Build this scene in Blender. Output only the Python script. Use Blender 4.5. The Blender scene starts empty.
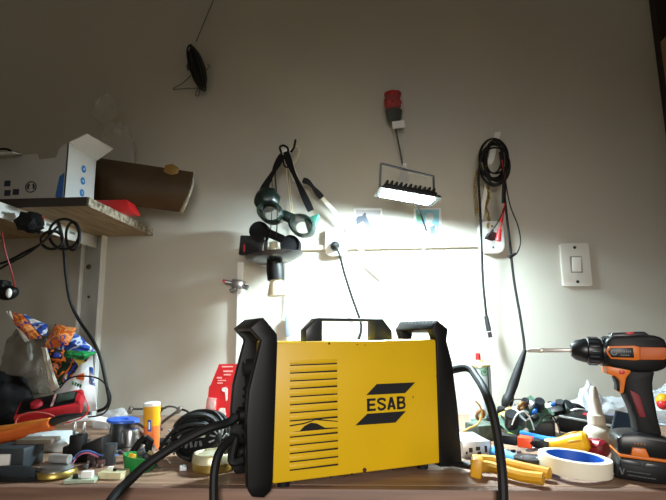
import bpy, bmesh, math, random
from mathutils import Vector, Matrix, Euler, noise
random.seed(7)
SC = bpy.context.scene
COL = SC.collection
R = math.radians
# ---------------------------------------------------------------- camera
CAMZ = 0.2
FPX = 500.0
ROT = Matrix.Rotation(R(3.2), 3, 'Z') @ Matrix.Rotation(R(90 + 9.4), 3, 'X') @ Matrix.Rotation(R(-0.6), 3, 'Z')
cd = bpy.data.cameras.new('camera'); cam = bpy.data.objects.new('camera', cd); COL.objects.link(cam)
cam.matrix_world = Matrix.Translation((0, 0, CAMZ)) @ ROT.to_4x4()
cd.sensor_width = 36; cd.lens = 36 * FPX / 666; cd.clip_start = .01
SC.camera = cam
# ---------------------------------------------------------------- world, fill light, exposure
w = bpy.data.worlds.new('world'); SC.world = w; w.use_nodes = True
w.node_tree.nodes['Background'].inputs[0].default_value = (.92, .77, .56, 1)
w.node_tree.nodes['Background'].inputs[1].default_value = .13
# added fill light behind the camera, low, brightening faces turned from the floodlight
ld = bpy.data.lights.new('front_fill', 'AREA'); ld.energy = 3.0; ld.size = .5; ld.color = (1, .96, .9); ld.spread = R(55)
lo = bpy.data.objects.new('front_fill', ld); COL.objects.link(lo)
lo.location = (.1, -.9, .45)
lo.rotation_euler = (Vector((0.02, .8, -.02)) - Vector(lo.location)).to_track_quat('-Z', 'Y').to_euler()
LAMP = 880.0         # strength of the floodlight's own LED face
SC.view_settings.view_transform = 'Standard'; SC.view_settings.look = 'None'
SC.view_settings.gamma = 1; SC.view_settings.exposure = 0; SC.view_settings.use_curve_mapping = False
W = 1.28            # wall plane
# ---------------------------------------------------------------- helpers
def ray(px, py): return ROT @ Vector(((px - 333) / FPX, -(py - 250) / FPX, -1))
def P(px, py, Y=W):
    d = ray(px, py); return Vector((0, 0, CAMZ)) + d * (Y / d.y)
def G(px, py, z=0.0):
    d = ray(px, py); return Vector((0, 0, CAMZ)) + d * ((z - CAMZ) / d.z)
def onplane(T, px, py, v=0.0):          # (u, z) where the line of sight meets the plane y=v of frame T
    Ti = T.inverted(); o = Ti @ Vector((0, 0, CAMZ)); d = Ti.to_3x3() @ ray(px, py)
    q = o + d * ((v - o.y) / d.y); return (q.x, q.z)
def s2l(c): return c / 12.92 if c <= .04045 else ((c + .055) / 1.055) ** 2.4
def rgb(h):
    h = h.lstrip('#'); return tuple(s2l(int(h[i:i + 2], 16) / 255) for i in (0, 2, 4)) + (1,)
MATS = {}
def mat(name, col='#808080', rough=.5, metal=0, noi=0, scale=30, bump=0, alpha=1, col2=None, stretch=None, emit=0, trans=0, spec=.5):
    if name in MATS: return MATS[name]
    m = bpy.data.materials.new(name); m.use_nodes = True; nt = m.node_tree; b = nt.nodes['Principled BSDF']
    c = rgb(col) if isinstance(col, str) else col
    b.inputs['Base Color'].default_value = c; b.inputs['Roughness'].default_value = rough; b.inputs['Metallic'].default_value = metal
    b.inputs['Alpha'].default_value = alpha; b.inputs['Transmission Weight'].default_value = trans
    b.inputs['Specular IOR Level'].default_value = spec
    if emit:
        b.inputs['Emission Color'].default_value = c; b.inputs['Emission Strength'].default_value = emit
    if noi or bump or col2:
        tc = nt.nodes.new('ShaderNodeTexCoord'); mp = nt.nodes.new('ShaderNodeMapping')
        if stretch: mp.inputs['Scale'].default_value = stretch
        n = nt.nodes.new('ShaderNodeTexNoise'); n.inputs['Scale'].default_value = scale; n.inputs['Detail'].default_value = 6
        nt.links.new(tc.outputs['Object'], mp.inputs[0]); nt.links.new(mp.outputs[0], n.inputs['Vector'])
        if noi or col2:
            r = nt.nodes.new('ShaderNodeValToRGB'); k = noi or .3
            r.color_ramp.elements[0].position = .3; r.color_ramp.elements[1].position = .7
            c2 = rgb(col2) if col2 else tuple(x * (1 - k) for x in c[:3]) + (1,)
            r.color_ramp.elements[0].color = c2; r.color_ramp.elements[1].color = c
            nt.links.new(n.outputs['Fac'], r.inputs[0]); nt.links.new(r.outputs[0], b.inputs['Base Color'])
        if bump:
            bp = nt.nodes.new('ShaderNodeBump'); bp.inputs['Strength'].default_value = bump; bp.inputs['Distance'].default_value = .01
            nt.links.new(n.outputs['Fac'], bp.inputs['Height']); nt.links.new(bp.outputs[0], b.inputs['Normal'])
    MATS[name] = m; return m
def patches(name, cols, scale, rough=.4):   # printed patches of colour (snack bag, card print)
    if name in MATS: return MATS[name]
    m = bpy.data.materials.new(name); m.use_nodes = True; nt = m.node_tree; b = nt.nodes['Principled BSDF']
    b.inputs['Roughness'].default_value = rough
    tc = nt.nodes.new('ShaderNodeTexCoord'); n = nt.nodes.new('ShaderNodeTexNoise'); n.inputs['Scale'].default_value = scale; n.inputs['Detail'].default_value = 1; n.inputs['Distortion'].default_value = .8
    nt.links.new(tc.outputs['Object'], n.inputs['Vector'])
    r = nt.nodes.new('ShaderNodeValToRGB'); r.color_ramp.interpolation = 'CONSTANT'
    els = r.color_ramp.elements
    lo_, hi_ = .34, .66
    for i, c in enumerate(cols):
        p = 0 if i == 0 else lo_ + (hi_ - lo_) * (i - .0) / len(cols)
        e = els[i] if i < 2 else els.new(p)
        e.position = p; e.color = rgb(c)
    nt.links.new(n.outputs['Fac'], r.inputs[0]); nt.links.new(r.outputs[0], b.inputs['Base Color'])
    MATS[name] = m; return m
def spline(pts, n=6, closed=False):
    pts = [Vector(p) for p in pts]
    if len(pts) < 3 and not closed: return pts
    out = []; N = len(pts)
    rng = range(N if closed else N - 1)
    for i in rng:
        g = (lambda k: pts[k % N]) if closed else (lambda k: pts[max(0, min(N - 1, k))])
        p0, p1, p2, p3 = g(i - 1), g(i), g(i + 1), g(i + 2)
        for j in range(n):
            t = j / n
            out.append(.5 * ((2 * p1) + (p2 - p0) * t + (2 * p0 - 5 * p1 + 4 * p2 - p3) * t * t + (3 * p1 - p0 - 3 * p2 + p3) * t ** 3))
    if not closed: out.append(pts[-1])
    return out
class MB:
    def __init__(s, T=None): s.bm = bmesh.new(); s.T = T or Matrix()
    def _add(s, fn):
        old = set(s.bm.verts); fn()
        return [v for v in s.bm.verts if v not in old]
    def box(s, c, d, rot=(0, 0, 0), bev=0, seg=2):
        t = bmesh.new()
        M_ = s.T @ Matrix.Translation(c) @ Euler([R(a) for a in rot]).to_matrix().to_4x4()
        bmesh.ops.create_cube(t, size=1, matrix=Matrix.Diagonal((*d, 1)))
        if bev: bmesh.ops.bevel(t, geom=t.edges[:], offset=min(bev, min(d) * .48), segments=seg, profile=.5, affect='EDGES')
        t.transform(M_); s._merge(t); return s
    def _merge(s, t):
        me = bpy.data.meshes.new('tmp'); t.to_mesh(me); t.free(); s.bm.from_mesh(me); bpy.data.meshes.remove(me)
    def cyl(s, a, b, r, r2=None, seg=20):
        return s.tube([a, b], [r, r if r2 is None else r2], seg, sm=False)
    def tube(s, pts, r, seg=8, sm=True, closed=False, n=6, flat=None):
        raw = [Vector(p) for p in pts]
        q = spline(raw, n, closed) if sm else raw
        N = len(q); up = None; rings = []
        rr = (lambda i: r) if not isinstance(r, (list, tuple)) else (lambda i: r[0] + 0 if len(r) == 1 else r[min(len(r) - 2, int(i / max(1, N - 1) * (len(r) - 1)))] + (r[min(len(r) - 1, int(i / max(1, N - 1) * (len(r) - 1)) + 1)] - r[min(len(r) - 2, int(i / max(1, N - 1) * (len(r) - 1)))]) * (i / max(1, N - 1) * (len(r) - 1) - min(len(r) - 2, int(i / max(1, N - 1) * (len(r) - 1)))))
        for i in range(N):
            if closed: t = (q[(i + 1) % N] - q[i - 1])
            else: t = q[min(N - 1, i + 1)] - q[max(0, i - 1)]
            if t.length < 1e-9: t = Vector((0, 0, 1))
            t.normalize()
            if up is None: up = Vector((0, 0, 1)) if abs(t.z) < .9 else Vector((1, 0, 0))
            x = up - t * up.dot(t)
            if x.length < 1e-6: x = t.orthogonal()
            x.normalize(); up = x; y = t.cross(x)
            fx, fy = flat or (1, 1)
            rings.append([s.bm.verts.new(s.T @ (q[i] + (x * math.cos(2 * math.pi * k / seg) * fx + y * math.sin(2 * math.pi * k / seg) * fy) * rr(i))) for k in range(seg)])
        M = N if closed else N - 1
        for i in range(M):
            a, b = rings[i], rings[(i + 1) % N]
            for k in range(seg): s.bm.faces.new((a[k], a[(k + 1) % seg], b[(k + 1) % seg], b[k]))
        if not closed:
            s.bm.faces.new(rings[0][::-1]); s.bm.faces.new(rings[-1])
        return s
    def lathe(s, prof, M=None, seg=28, ang=360):
        M = s.T @ (M or Matrix()); rings = []
        for (r, z) in prof:
            if r < 1e-6: rings.append([s.bm.verts.new(M @ Vector((0, 0, z)))])
            else: rings.append([s.bm.verts.new(M @ Vector((r * math.cos(2 * math.pi * k / seg), r * math.sin(2 * math.pi * k / seg), z))) for k in range(seg)])
        for a, b in zip(rings, rings[1:]):
            for k in range(seg):
                l = (k + 1) % seg
                if len(a) == 1 and len(b) == 1: continue
                if len(a) == 1: s.bm.faces.new((a[0], b[k], b[l]))
                elif len(b) == 1: s.bm.faces.new((a[k], a[l], b[0]))
                else: s.bm.faces.new((a[k], a[l], b[l], b[k]))
        return s
    def prism(s, poly, y0, y1, bev=0, M=None):       # poly in (x,z), extruded along local y
        t = bmesh.new(); M = s.T @ (M or Matrix())
        a = [t.verts.new((x, y0, z)) for x, z in poly]; b = [t.verts.new((x, y1, z)) for x, z in poly]
        n = len(poly)
        t.faces.new(a); t.faces.new(b[::-1])
        for k in range(n): t.faces.new((a[k], b[k], b[(k + 1) % n], a[(k + 1) % n]))
        bmesh.ops.recalc_face_normals(t, faces=t.faces[:])
        if bev: bmesh.ops.bevel(t, geom=t.edges[:], offset=bev, segments=2, profile=.5, affect='EDGES', clamp_overlap=True)
        t.transform(M); s._merge(t); return s
    def ball(s, c, d, rot=(0, 0, 0), sub=3, crumple=0, fr=20, seed=0, floor=None):
        t = bmesh.new(); bmesh.ops.create_icosphere(t, subdivisions=sub, radius=.5)
        sd = Vector((seed * 3.7, seed * 1.3, seed * 7.1))
        if crumple:
            for v in t.verts:
                k = noise.noise(v.co * fr + sd) + .6 * abs(noise.noise(v.co * fr * 2.3 + sd)) + .3 * noise.noise(v.co * fr * 5 + sd)
                v.co *= 1 + crumple * k
        t.transform(s.T @ Matrix.Translation(c) @ Euler([R(a) for a in rot]).to_matrix().to_4x4() @ Matrix.Diagonal((*d, 1)))
        if floor is not None:
            for v in t.verts: v.co.z = max(v.co.z, floor)
        s._merge(t); return s
    def sheet(s, fn, nu, nv, th=.001):               # fn(u,v)->point; given a real thickness
        g = [[Vector(fn(i / nu, j / nv)) for j in range(nv + 1)] for i in range(nu + 1)]
        def nrm(i, j):
            a = g[min(nu, i + 1)][j] - g[max(0, i - 1)][j]; b = g[i][min(nv, j + 1)] - g[i][max(0, j - 1)]
            c = a.cross(b); return c.normalized() if c.length > 1e-12 else Vector((0, -1, 0))
        F = [[s.bm.verts.new(s.T @ g[i][j]) for j in range(nv + 1)] for i in range(nu + 1)]
        B = [[s.bm.verts.new(s.T @ (g[i][j] + nrm(i, j) * th)) for j in range(nv + 1)] for i in range(nu + 1)]
        f = s.bm.faces.new
        for i in range(nu):
            for j in range(nv):
                f((F[i][j], F[i][j + 1], F[i + 1][j + 1], F[i + 1][j])); f((B[i][j], B[i + 1][j], B[i + 1][j + 1], B[i][j + 1]))
        for i in range(nu):
            f((F[i][0], F[i + 1][0], B[i + 1][0], B[i][0])); f((F[i][nv], B[i][nv], B[i + 1][nv], F[i + 1][nv]))
        for j in range(nv):
            f((F[0][j], B[0][j], B[0][j + 1], F[0][j + 1])); f((F[nu][j], F[nu][j + 1], B[nu][j + 1], B[nu][j]))
        return s
    def done(s, name, m, parent=None, angle=35, recalc=True):
        if recalc: bmesh.ops.recalc_face_normals(s.bm, faces=s.bm.faces[:])
        me = bpy.data.meshes.new(name); s.bm.to_mesh(me); s.bm.free()
        for p in me.polygons: p.use_smooth = True
        me.set_sharp_from_angle(angle=R(angle))
        me.materials.append(m)
        o = bpy.data.objects.new(name, me); COL.objects.link(o)
        if parent is not None:
            chain = []; q = parent
            M = Matrix()
            while q is not None: M = q.matrix_basis @ M; q = q.parent
            me.transform(M.inverted()); o.parent = parent
        else:
            vs = [v.co for v in me.vertices]
            c = Vector(((min(v.x for v in vs) + max(v.x for v in vs)) / 2, (min(v.y for v in vs) + max(v.y for v in vs)) / 2, min(v.z for v in vs)))
            me.transform(Matrix.Translation(-c)); o.location = c
        return o
def frame(loc, rz=0, rx=0, ry=0): return Matrix.Translation(loc) @ Euler((R(rx), R(ry), R(rz))).to_matrix().to_4x4()
def thing(name, label, cat, T, group=None):
    if not isinstance(T, Matrix): T = Matrix.Translation(T)
    o = bpy.data.objects.new(name, None); COL.objects.link(o); o.matrix_basis = T; o.empty_display_size = .02
    o['label'] = label; o['category'] = cat
    if group: o['group'] = group
    return o
def tag(o, label, cat, group=None):
    o['label'] = label; o['category'] = cat
    if group: o['group'] = group
    return o
def struct(o): o['kind'] = 'structure'; return o
def px_poly(T, pts, v=0.0): return [onplane(T, x, y, v) for x, y in pts]
# ---------------------------------------------------------------- materials
BLK = mat('black_plastic', '#08090b', .5, noi=.25, scale=60, spec=.3)
BLKR = mat('black_rubber', '#0b0c0e', .62, spec=.35)
BLKM = mat('matte_black', '#0c0d10', .8, noi=.2, spec=.3)
WHT = mat('white_plastic', '#e6e7e4', .45)
WPAINT = mat('white_painted_steel', '#e4e6e4', .45, noi=.05, scale=15)
SIL = mat('bare_metal', '#b6b8ba', .3, 1)
DSIL = mat('grey_metal', '#777a7d', .4, .9)
YEL = mat('yellow_powder_coat', '#d2a90f', .42, noi=.1, scale=9, bump=.02)
YPL = mat('yellow_plastic', '#dca012', .4, noi=.1, scale=25)
ORG = mat('orange_plastic', '#e8651a', .42, noi=.1)
RED = mat('red_plastic', '#c51d20', .42, noi=.08)
DRED = mat('dark_red_plastic', '#9c1f2b', .45)
GRN = mat('green_plastic', '#137a35', .45, noi=.15)
BLU = mat('blue_plastic', '#1d5fc0', .4)
CRM = mat('cream_plastic', '#d8d0b0', .5, noi=.06)
PCB = mat('green_circuit_board', '#1b4430', .5, noi=.35, scale=220, col2='#4f6a58')
BRASS = mat('brass', '#b39a52', .35, .85, noi=.25, scale=70)
PAPER = mat('white_paper', '#dcdcda', .8)
CLEARBAG = mat('clear_plastic_film', '#c9ccd0', .3, alpha=.42)
GREYBAG = mat('dusty_clear_film', '#c9c7c2', .5, alpha=.28)
# ---------------------------------------------------------------- structure
WALLM = mat('painted_wall', '#b8b5ab', .75, noi=.06, scale=5, bump=.015)
struct(MB().box((0, W + .05, .6), (6, .1, 4.0)).done('wall_back', WALLM))
struct(MB().box((0, -.4, -.85), (6, 3.6, .1)).done('floor', mat('floor_tile', '#8a7f74', .5, noi=.2)))
# cable trunking on the wall
zt = P(400, 246, W - .01)
tl, tr = P(242, 249, W - .01), P(478, 245, W - .01)
struct(MB().box(((tl.x + tr.x) / 2, W - .006, zt.z), (tr.x - tl.x, .012, .012), bev=.001).done('trim_1', mat('cream_trunking', '#cfc8b4', .5)))
a = P(240.5, 262, W - .01); b = P(240.5, 400, W - .01)
struct(MB().box((a.x, W - .006, (a.z + .01) / 2), (.015, .012, a.z - .01), bev=.001).done('trim_2', WPAINT))
# ---------------------------------------------------------------- workbench
EDGE = .6896
WOOD = mat('worn_bench_wood', '#9c7d66', .5, noi=.3, scale=12, bump=.05, stretch=(.6, 5, 5), col2='#6d5140')
WOODF = mat('bench_edge_wood', '#8a6a58', .55, noi=.3, scale=10, stretch=(.5, 4, 8), col2='#5d4438')
t = thing('workbench', 'long brown wooden workbench running across the foreground under all the tools', 'workbench', (0, 1.0, -.8))
MB().box((0, (EDGE + .018 + W) / 2, -.015), (3.2, W - EDGE - .018, .03)).done('bench_top', WOOD, t)
MB().box((0, EDGE + .009, -.0225), (3.2, .018, .045), bev=.002).done('front_edge', WOODF, t)
for x in (-1.5, 1.5):
    for y in (EDGE + .06, W - .05): MB().box((x, y, -.415), (.06, .06, .77)).done('leg', WOODF, t)
# ---------------------------------------------------------------- welder
T = frame((-.118, .674, 0), 25.2)
L, D = .2545, .112
H0, H1 = .0095, .1885
t = thing('welding_machine', 'yellow and black portable inverter welder with three handles on the bench', 'welder', T)
MB(T).box((L / 2, D / 2, (H0 + H1) / 2), (L, D, H1 - H0), bev=.003).done('yellow_cover', YEL, t)
U = lambda pts, v=0: px_poly(T, pts, v)
# near and far side plates at both ends
lp = U([(263, 317), (277.5, 334), (277.5, 343), (273, 478), (271, 491), (264, 498), (252, 497), (247.5, 488), (246.5, 420), (249, 391), (261.5, 341), (250, 328)], -.002)
hl = U([(254, 330), (262.5, 322), (271, 337), (262, 340)], -.002)
MB(T).prism(lp, -.003, .0125, bev=.002).done('front_side_plate', BLK, t)
MB(T).prism([(u_, max(z_, .0005)) for u_, z_ in lp], D - .013, D + .003, bev=.002).done('front_side_plate', BLK, t)
xs = [p[0] for p in lp]; ul = min(xs)
# handle bar and recessed control panel at the left end
hb = U([(250, 328), (263, 317), (266.5, 321), (254, 331.5)], -.002)
MB(T).prism(hb, .0, D, bev=.0015).done('front_handle', BLK, t)
MB(T).box((-.010, D / 2, .088), (.016, D - .03, .15), bev=.003).done('control_panel', BLKM, t)
p = MB(T)
for k in range(7): p.box((-.0195, D / 2, .055 + k * .011), (.004, D - .04, .004), rot=(0, 20, 0))
p.done('air_grille', BLK, t)
for yy, zz in ((.035, .035), (.078, .035), (.078, .085)):
    p = MB(T).lathe([(0, 0), (.012, 0), (.012, .012), (.008, .014), (.008, .006), (0, .006)], Matrix.Translation((-.018, yy, zz)) @ Matrix.Rotation(R(-90), 4, 'Y'))
    p.done('cable_socket', BLK, t)
MB(T).lathe([(0, 0), (.011, 0), (.010, .012), (0, .013)], Matrix.Translation((-.018, .05, .152)) @ Matrix.Rotation(R(-90), 4, 'Y')).done('current_knob', BLKM, t)
MB(T).box((-.0185, .085, .15), (.002, .016, .012)).done('display', mat('amber_label', '#6b5230', .5), t)
# right end
rp = [(u_, max(z_, .0005)) for u_, z_ in U([(437, 320), (448, 329), (446.5, 341), (452, 362), (458, 410), (462, 462), (456, 467), (440, 467), (436.5, 342), (432, 329)], -.002)]
MB(T).prism(rp, -.003, .014, bev=.002).done('rear_side_plate', BLK, t)
MB(T).prism(rp, D - .011, D + .003, bev=.002).done('rear_side_plate', BLK, t)
hb = U([(431, 329), (437, 319.5), (448, 329), (443, 333)], -.002)
MB(T).prism(hb, 0, D, bev=.0015).done('rear_handle', BLK, t)
p = MB(T); a0, a1 = Vector((*U([(432.5, 328)])[0], 0)), Vector((*U([(437, 321)])[0], 0))
for k in range(9): p.box(((a0.x + a1.x) / 2 - .0012, .012 + k * .011, (a0.y + a1.y) / 2), (.0025, .003, .011), rot=(0, 35, 0))
p.done('grip_ribs', mat('grey_rubber', '#3d4246', .4), t)
MB(T).box((L + .009, D / 2, .09), (.016, D - .03, .15), bev=.003).done('rear_panel', BLKM, t)
MB(T).cyl((L + .016, .032, .135), (L + .0305, .032, .135), .009, .0075).done('cable_gland', BLKR, t)
# carrying handle on top
ho = U([(304, 342), (304, 330), (315.5, 318), (380, 319), (389, 331), (389, 341)], .045)
hi = U([(320, 341), (320, 321), (372, 321.5), (372, 341)], .045)
MB(T).prism(ho + hi[::-1], .035, .062, bev=.0008).done('carrying_handle', mat('dark_grey_handle', '#24282c', .35), t)
# louvres
p, q = MB(T), MB(T)
for k in range(14):
    (xa, za), (xb, zb) = U([(290, 365 + 8 * k), (337.5, 361.5 + 7.75 * k)])
    xa, xb = .0225, .0905
    z = .158 - k * .01025
    if k == 8: continue
    q.prism([(xa, z - .0012), (xb, z - .0012), (xb, z + .0006 + .0004 * (k % 2)), (xa, z + .0003)], -.0007, .002)
    p.prism([(xa - .001, z + .006), (xb + .001, z + .006), (xb, z + .0012), (xa, z + .0012)], -.0010, .001, bev=.0006)
zc = .158 - 8 * .01025
q.prism([(.036, zc - .004), (.043, zc + .002), (.052, zc + .0055), (.060, zc + .004), (.072, zc - .0025), (.0905, zc - .0035), (.0905, zc - .0047), (.0225, zc - .0055), (.0225, zc - .0045)], -.0009, .002)
q.prism([(.0225, zc + .003), (.042, zc + .0045), (.058, zc + .0085), (.0905, zc + .004), (.0905, zc + .005), (.060, zc + .0098), (.042, zc + .006), (.0225, zc + .0045)], -.0011, .002)
p.done('louvres', YEL, t); q.done('vent_gaps', mat('vent_dark', '#0c0a06', .9), t)
# logo
p = MB(T)
p.prism(U([(366.3, 395), (376.7, 384), (415, 382.3), (405, 393)]), -.0007, .001)
p.prism(U([(355.4, 425.3), (367.3, 413.7), (405.8, 411), (395.3, 422.5)]), -.0007, .001)
(x0, z0), (x1, z1) = U([(366.4, 411.4), (405.6, 396.2)])
def letters(p, word, x0, x1, z0, z1, y0, y1):      # bold strokes for E, S, A, B
    n_ = len(word); cw = (x1 - x0) / n_; gap = cw * .07; H = z1 - z0; sw = cw * .25
    def seg(a, b, w):
        d = Vector((b[0] - a[0], b[1] - a[1])); d.normalize(); q_ = Vector((-d.y, d.x)) * w / 2
        p.prism([(a[0] + q_.x, a[1] + q_.y), (b[0] + q_.x, b[1] + q_.y), (b[0] - q_.x, b[1] - q_.y), (a[0] - q_.x, a[1] - q_.y)], y0, y1)
    def curve(pts, w):
        q_ = spline([(a, 0, b) for a, b in pts], 5)
        L_, R_ = [], []
        for i, v in enumerate(q_):
            t_ = q_[min(len(q_) - 1, i + 1)] - q_[max(0, i - 1)]; nn = Vector((-t_.z, t_.x)).normalized() * w / 2
            L_.append((v.x + nn.x, v.z + nn.y)); R_.append((v.x - nn.x, v.z - nn.y))
        for i in range(len(q_) - 1): p.prism([L_[i], L_[i + 1], R_[i + 1], R_[i]], y0, y1)
    for i, ch in enumerate(word):
        a, b = x0 + i * cw + gap, x0 + (i + 1) * cw - gap; h = sw / 2; w_ = b - a; hw = sw * .82
        X = lambda f: a + w_ * f
        Z = lambda f: z0 + H * f
        if ch == 'E':
            seg((a + h, z0), (a + h, z1), sw)
            for f in (hw / 2 / H, .5, 1 - hw / 2 / H): seg((a, Z(f)), (X(.98 if f != .5 else .9), Z(f)), hw)
        elif ch == 'A':
            seg((X(.12), z0), (X(.5) - .0001, z1), sw * .95); seg((X(.88), z0), (X(.5) + .0001, z1), sw * .95); seg((X(.25), Z(.27)), (X(.75), Z(.27)), hw * .8)
        elif ch == 'S':
            curve([(X(.90), Z(.72)), (X(.84), Z(.86)), (X(.5), Z(.925)), (X(.16), Z(.85)), (X(.14), Z(.68)), (X(.45), Z(.54)), (X(.82), Z(.40)), (X(.88), Z(.22)), (X(.62), Z(.09)), (X(.3), Z(.09)), (X(.10), Z(.28))], hw)
        elif ch == 'B':
            seg((a + h, z0), (a + h, z1), sw)
            curve([(a, Z(.93)), (X(.55), Z(.93)), (X(.82), Z(.85)), (X(.80), Z(.62)), (X(.55), Z(.52)), (a, Z(.52))], hw)
            curve([(a, Z(.52)), (X(.58), Z(.52)), (X(.87), Z(.42)), (X(.87), Z(.17)), (X(.58), Z(.07)), (a, Z(.07))], hw)
letters(p, 'ESAB', x0, x1, z0, z1, -.0007, .0005)
lg = p.done('maker_logo', mat('logo_black', '#0e0f14', .5), t); lg['label'] = 'black logo of two slanted bars around the word ESAB'
p = MB(T)
for (px, py, r) in [(329, 343.5, .0022), (357, 344.5, .0012), (365, 345, .001), (364.5, 470, .003), (437, 376, .002), (413, 397, .0014), (352, 474, .0016), (345, 475.5, .0013), (331, 477, .0018), (393, 469.5, .002), (426, 465.5, .0016), (405, 397, .0008), (290, 483, .0015)]:
    x, z = onplane(T, px, py)
    p.prism([(x + r * math.cos(k) * random.uniform(.6, 1.3), z + r * math.sin(k) * random.uniform(.5, 1)) for k in [i * .785 for i in range(8)]], -.0005, .001)
p.done('paint_chips', mat('chipped_dark', '#2a1812', .8), t)
for (px, py) in [(364.5, 470)]:
    x, z = onplane(T, px, py); MB(T).lathe([(0, .002), (.0025, .0015), (.003, 0)], Matrix.Translation((x, 0, z)) @ Matrix.Rotation(R(90), 4, 'X'), 12).done('screw', mat('rusty_screw', '#3a1a14', .6), t)
for x in (.02, L - .02):
    for y in (.02, D - .02): MB(T).lathe([(0, .0005), (.008, .0005), (.009, .0095), (0, .0095)], Matrix.Translation((x, y, 0)), 14).done('foot', BLKR, t)
# welding cables
def cable(name, pts, r, m, label, cat='cable', seg=10, n=6, group=None):
    q = spline(pts, n)
    for v in q:
        if v.y > EDGE - .012: v.z = max(v.z, r + .0006)
    for _ in range(4):
        q = [q[0]] + [q[i] * .5 + (q[i - 1] + q[i + 1]) * .25 for i in range(1, len(q) - 1)] + [q[-1]]
    for v in q:
        if v.y > EDGE - .004: v.z = max(v.z, r + .0006)
    return tag(MB().tube(q, r, seg, sm=False).done(name, m), label, cat, group)
s1 = T @ Vector((-.024, .078, .035)); s2 = T @ Vector((-.0325, .035, .035))
g = lambda px, py, Y: P(px, py, Y)
cable('welding_cable', [T @ Vector((-.0325, .078, .085)), P(228, 423, .725), P(212, 427, .71), P(190, 437, .70), P(165, 452, .69), P(145, 466, .68), P(128, 482, .665), P(116, 494, .65), P(106, 509, .63), P(100, 530, .62)], .0062, BLKR, 'black thick welding cable running left from the welder over the bench edge')
cable('welding_cable', [s2, T @ Vector((-.048, .034, .034)), P(236, 437, .70), P(228, 442, .69), P(219, 453, .675), P(214.5, 470, .665), P(213.5, 490, .66), P(214, 512, .655), P(214, 540, .65)], .0055, BLKR, 'black welding cable drooping steeply over the edge at the left foot of the welder')
cable('welding_cable', [T @ Vector((L + .032, .032, .135)), P(467, 367, .80), P(477, 378, .765), P(486, 393, .725), P(494, 418, .705), P(499, 446, .69), P(502, 470, .675), P(503.5, 500, .665), P(503, 540, .66)], .0060, BLKR, 'black thick cable arching from the rear right end of the welder over the edge')
# ---------------------------------------------------------------- floodlight
Cl = P(407, 195.5, 1.085)
TL_ = frame(Cl, rz=8, rx=2.5, ry=9.5)      # x long, y to the wall, z up; face points down
t = thing('floodlight', 'black LED floodlight hanging lit from a white hook on the wall', 'floodlight', TL_)
MB(TL_).box((0, 0, .004), (.118, .070, .012), bev=.003).done('housing', BLK, t)
p = MB(TL_).prism([(-.068, -.004), (.068, -.004), (.062, .001), (-.062, .001)], -.045, .045)
p.done('bezel', BLK, t)
p = MB(TL_)
for k in range(11): p.box((-.052 + k * .0104, 0, .0135), (.0045, .066, .009 + .002 * (k % 2)), bev=.001)
p.done('cooling_fins', BLK, t)
MB(TL_).box((0, 0, -.0046), (.112, .062, .0012)).done('led_panel', mat('led_light', (.76, .95, 1.0, 1), .5, emit=LAMP), t)
br = []
hx = .064
p = MB(TL_)
TB = TL_
b1 = TL_.inverted() @ P(381, 163.5, 1.07); b2 = TL_.inverted() @ P(433.5, 176.5, 1.10)
for (bb, xx) in ((b1, -.062), (b2, .062)):
    p.tube([(xx, 0, .002), (bb.x, bb.y, bb.z)], .0048, 6, sm=False, flat=(.55, 1))
p.tube([b1, b2], .0048, 6, sm=False, flat=(.55, 1))
p.done('bracket', mat('dark_grey_steel', '#54585d', .45, .2), t)
p = MB().tube([TL_ @ Vector((.02, .02, -.006)) if 0 else P(414, 202, 1.10), P(417, 207, 1.17), P(421, 215, 1.25), P(426.5, 231, 1.262)], .0024, 8); p.done('lamp_cable', BLKR, t)
p = MB().tube([P(426.5, 231, 1.262), P(427.5, 238, 1.267), P(424, 249, 1.27), P(412, 261, 1.272), P(396, 268, 1.272), P(376, 268.5, 1.272)], .0011, 6); p.done('lead_wire', WHT, t)
# its hook
th = thing('wall_hook', 'white wedge-shaped wall hook holding up the floodlight bracket', 'hook', P(404, 165, W))
MB().sheet(lambda u, v: P(401.5 + 5 * u - 5.5 * (1 - u) * v + 4.5 * u * v, 166 + 23 * v, W - .012 - .155 * min(1, v * 1.2)), 4, 8, .002).done('hook_plate', WHT, th)
MB().box(P(404, 166, W - .006), (.012, .012, .012)).done('wall_mount', WHT, th)
# ---------------------------------------------------------------- rose above the lamp
t = thing('artificial_rose', 'dark red rose in clear wrap hanging on the wall above the floodlight', 'flower', P(397, 130, W))
p = MB().ball(P(393, 103, W - .035), (.042, .04, .045), sub=3, crumple=.22, fr=6, seed=2)
c0 = P(393, 102, W - .035)
for k in range(7):
    a = k * .9
    p.sheet(lambda u, v, a=a: c0 + Vector(((.008 + .014 * v) * math.cos(a + (u - .5) * 1.6), (.008 + .014 * v) * math.sin(a + (u - .5) * 1.6), -.016 + .036 * v + .004 * math.sin(u * 3))), 5, 4, .001)
p.done('petals', mat('red_petals', '#a3121a', .7, noi=.3, scale=60), t)
MB().lathe([(0, -.022), (.010, -.020), (.019, -.006), (.0225, .016), (.0, .012)], Matrix.Translation(P(394, 117, W - .03)), 14).done('sepals', mat('dark_green', '#0b100d', .8), t)
MB().tube([P(394, 120, W - .025), P(397, 135, W - .02), P(400, 150, W - .014), P(403, 167, W - .01)], .002, 6).done('stem', mat('stem_green', '#2c3328', .7), t)
MB().box(P(398.5, 124.5, W - .045), (.032, .001, .020), rot=(0, -6, 0)).done('price_tag', PAPER, t)
MB().tube([P(393, 96, W - .03), P(394, 112, W - .03), P(396, 128, W - .025), P(399, 146, W - .02), P(402, 160, W - .014)], [.026, .028, .014, .010, .006], 9).done('clear_wrap', mat('clear_wrap', '#c8c8c8', .15, alpha=.07), t)
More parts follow.
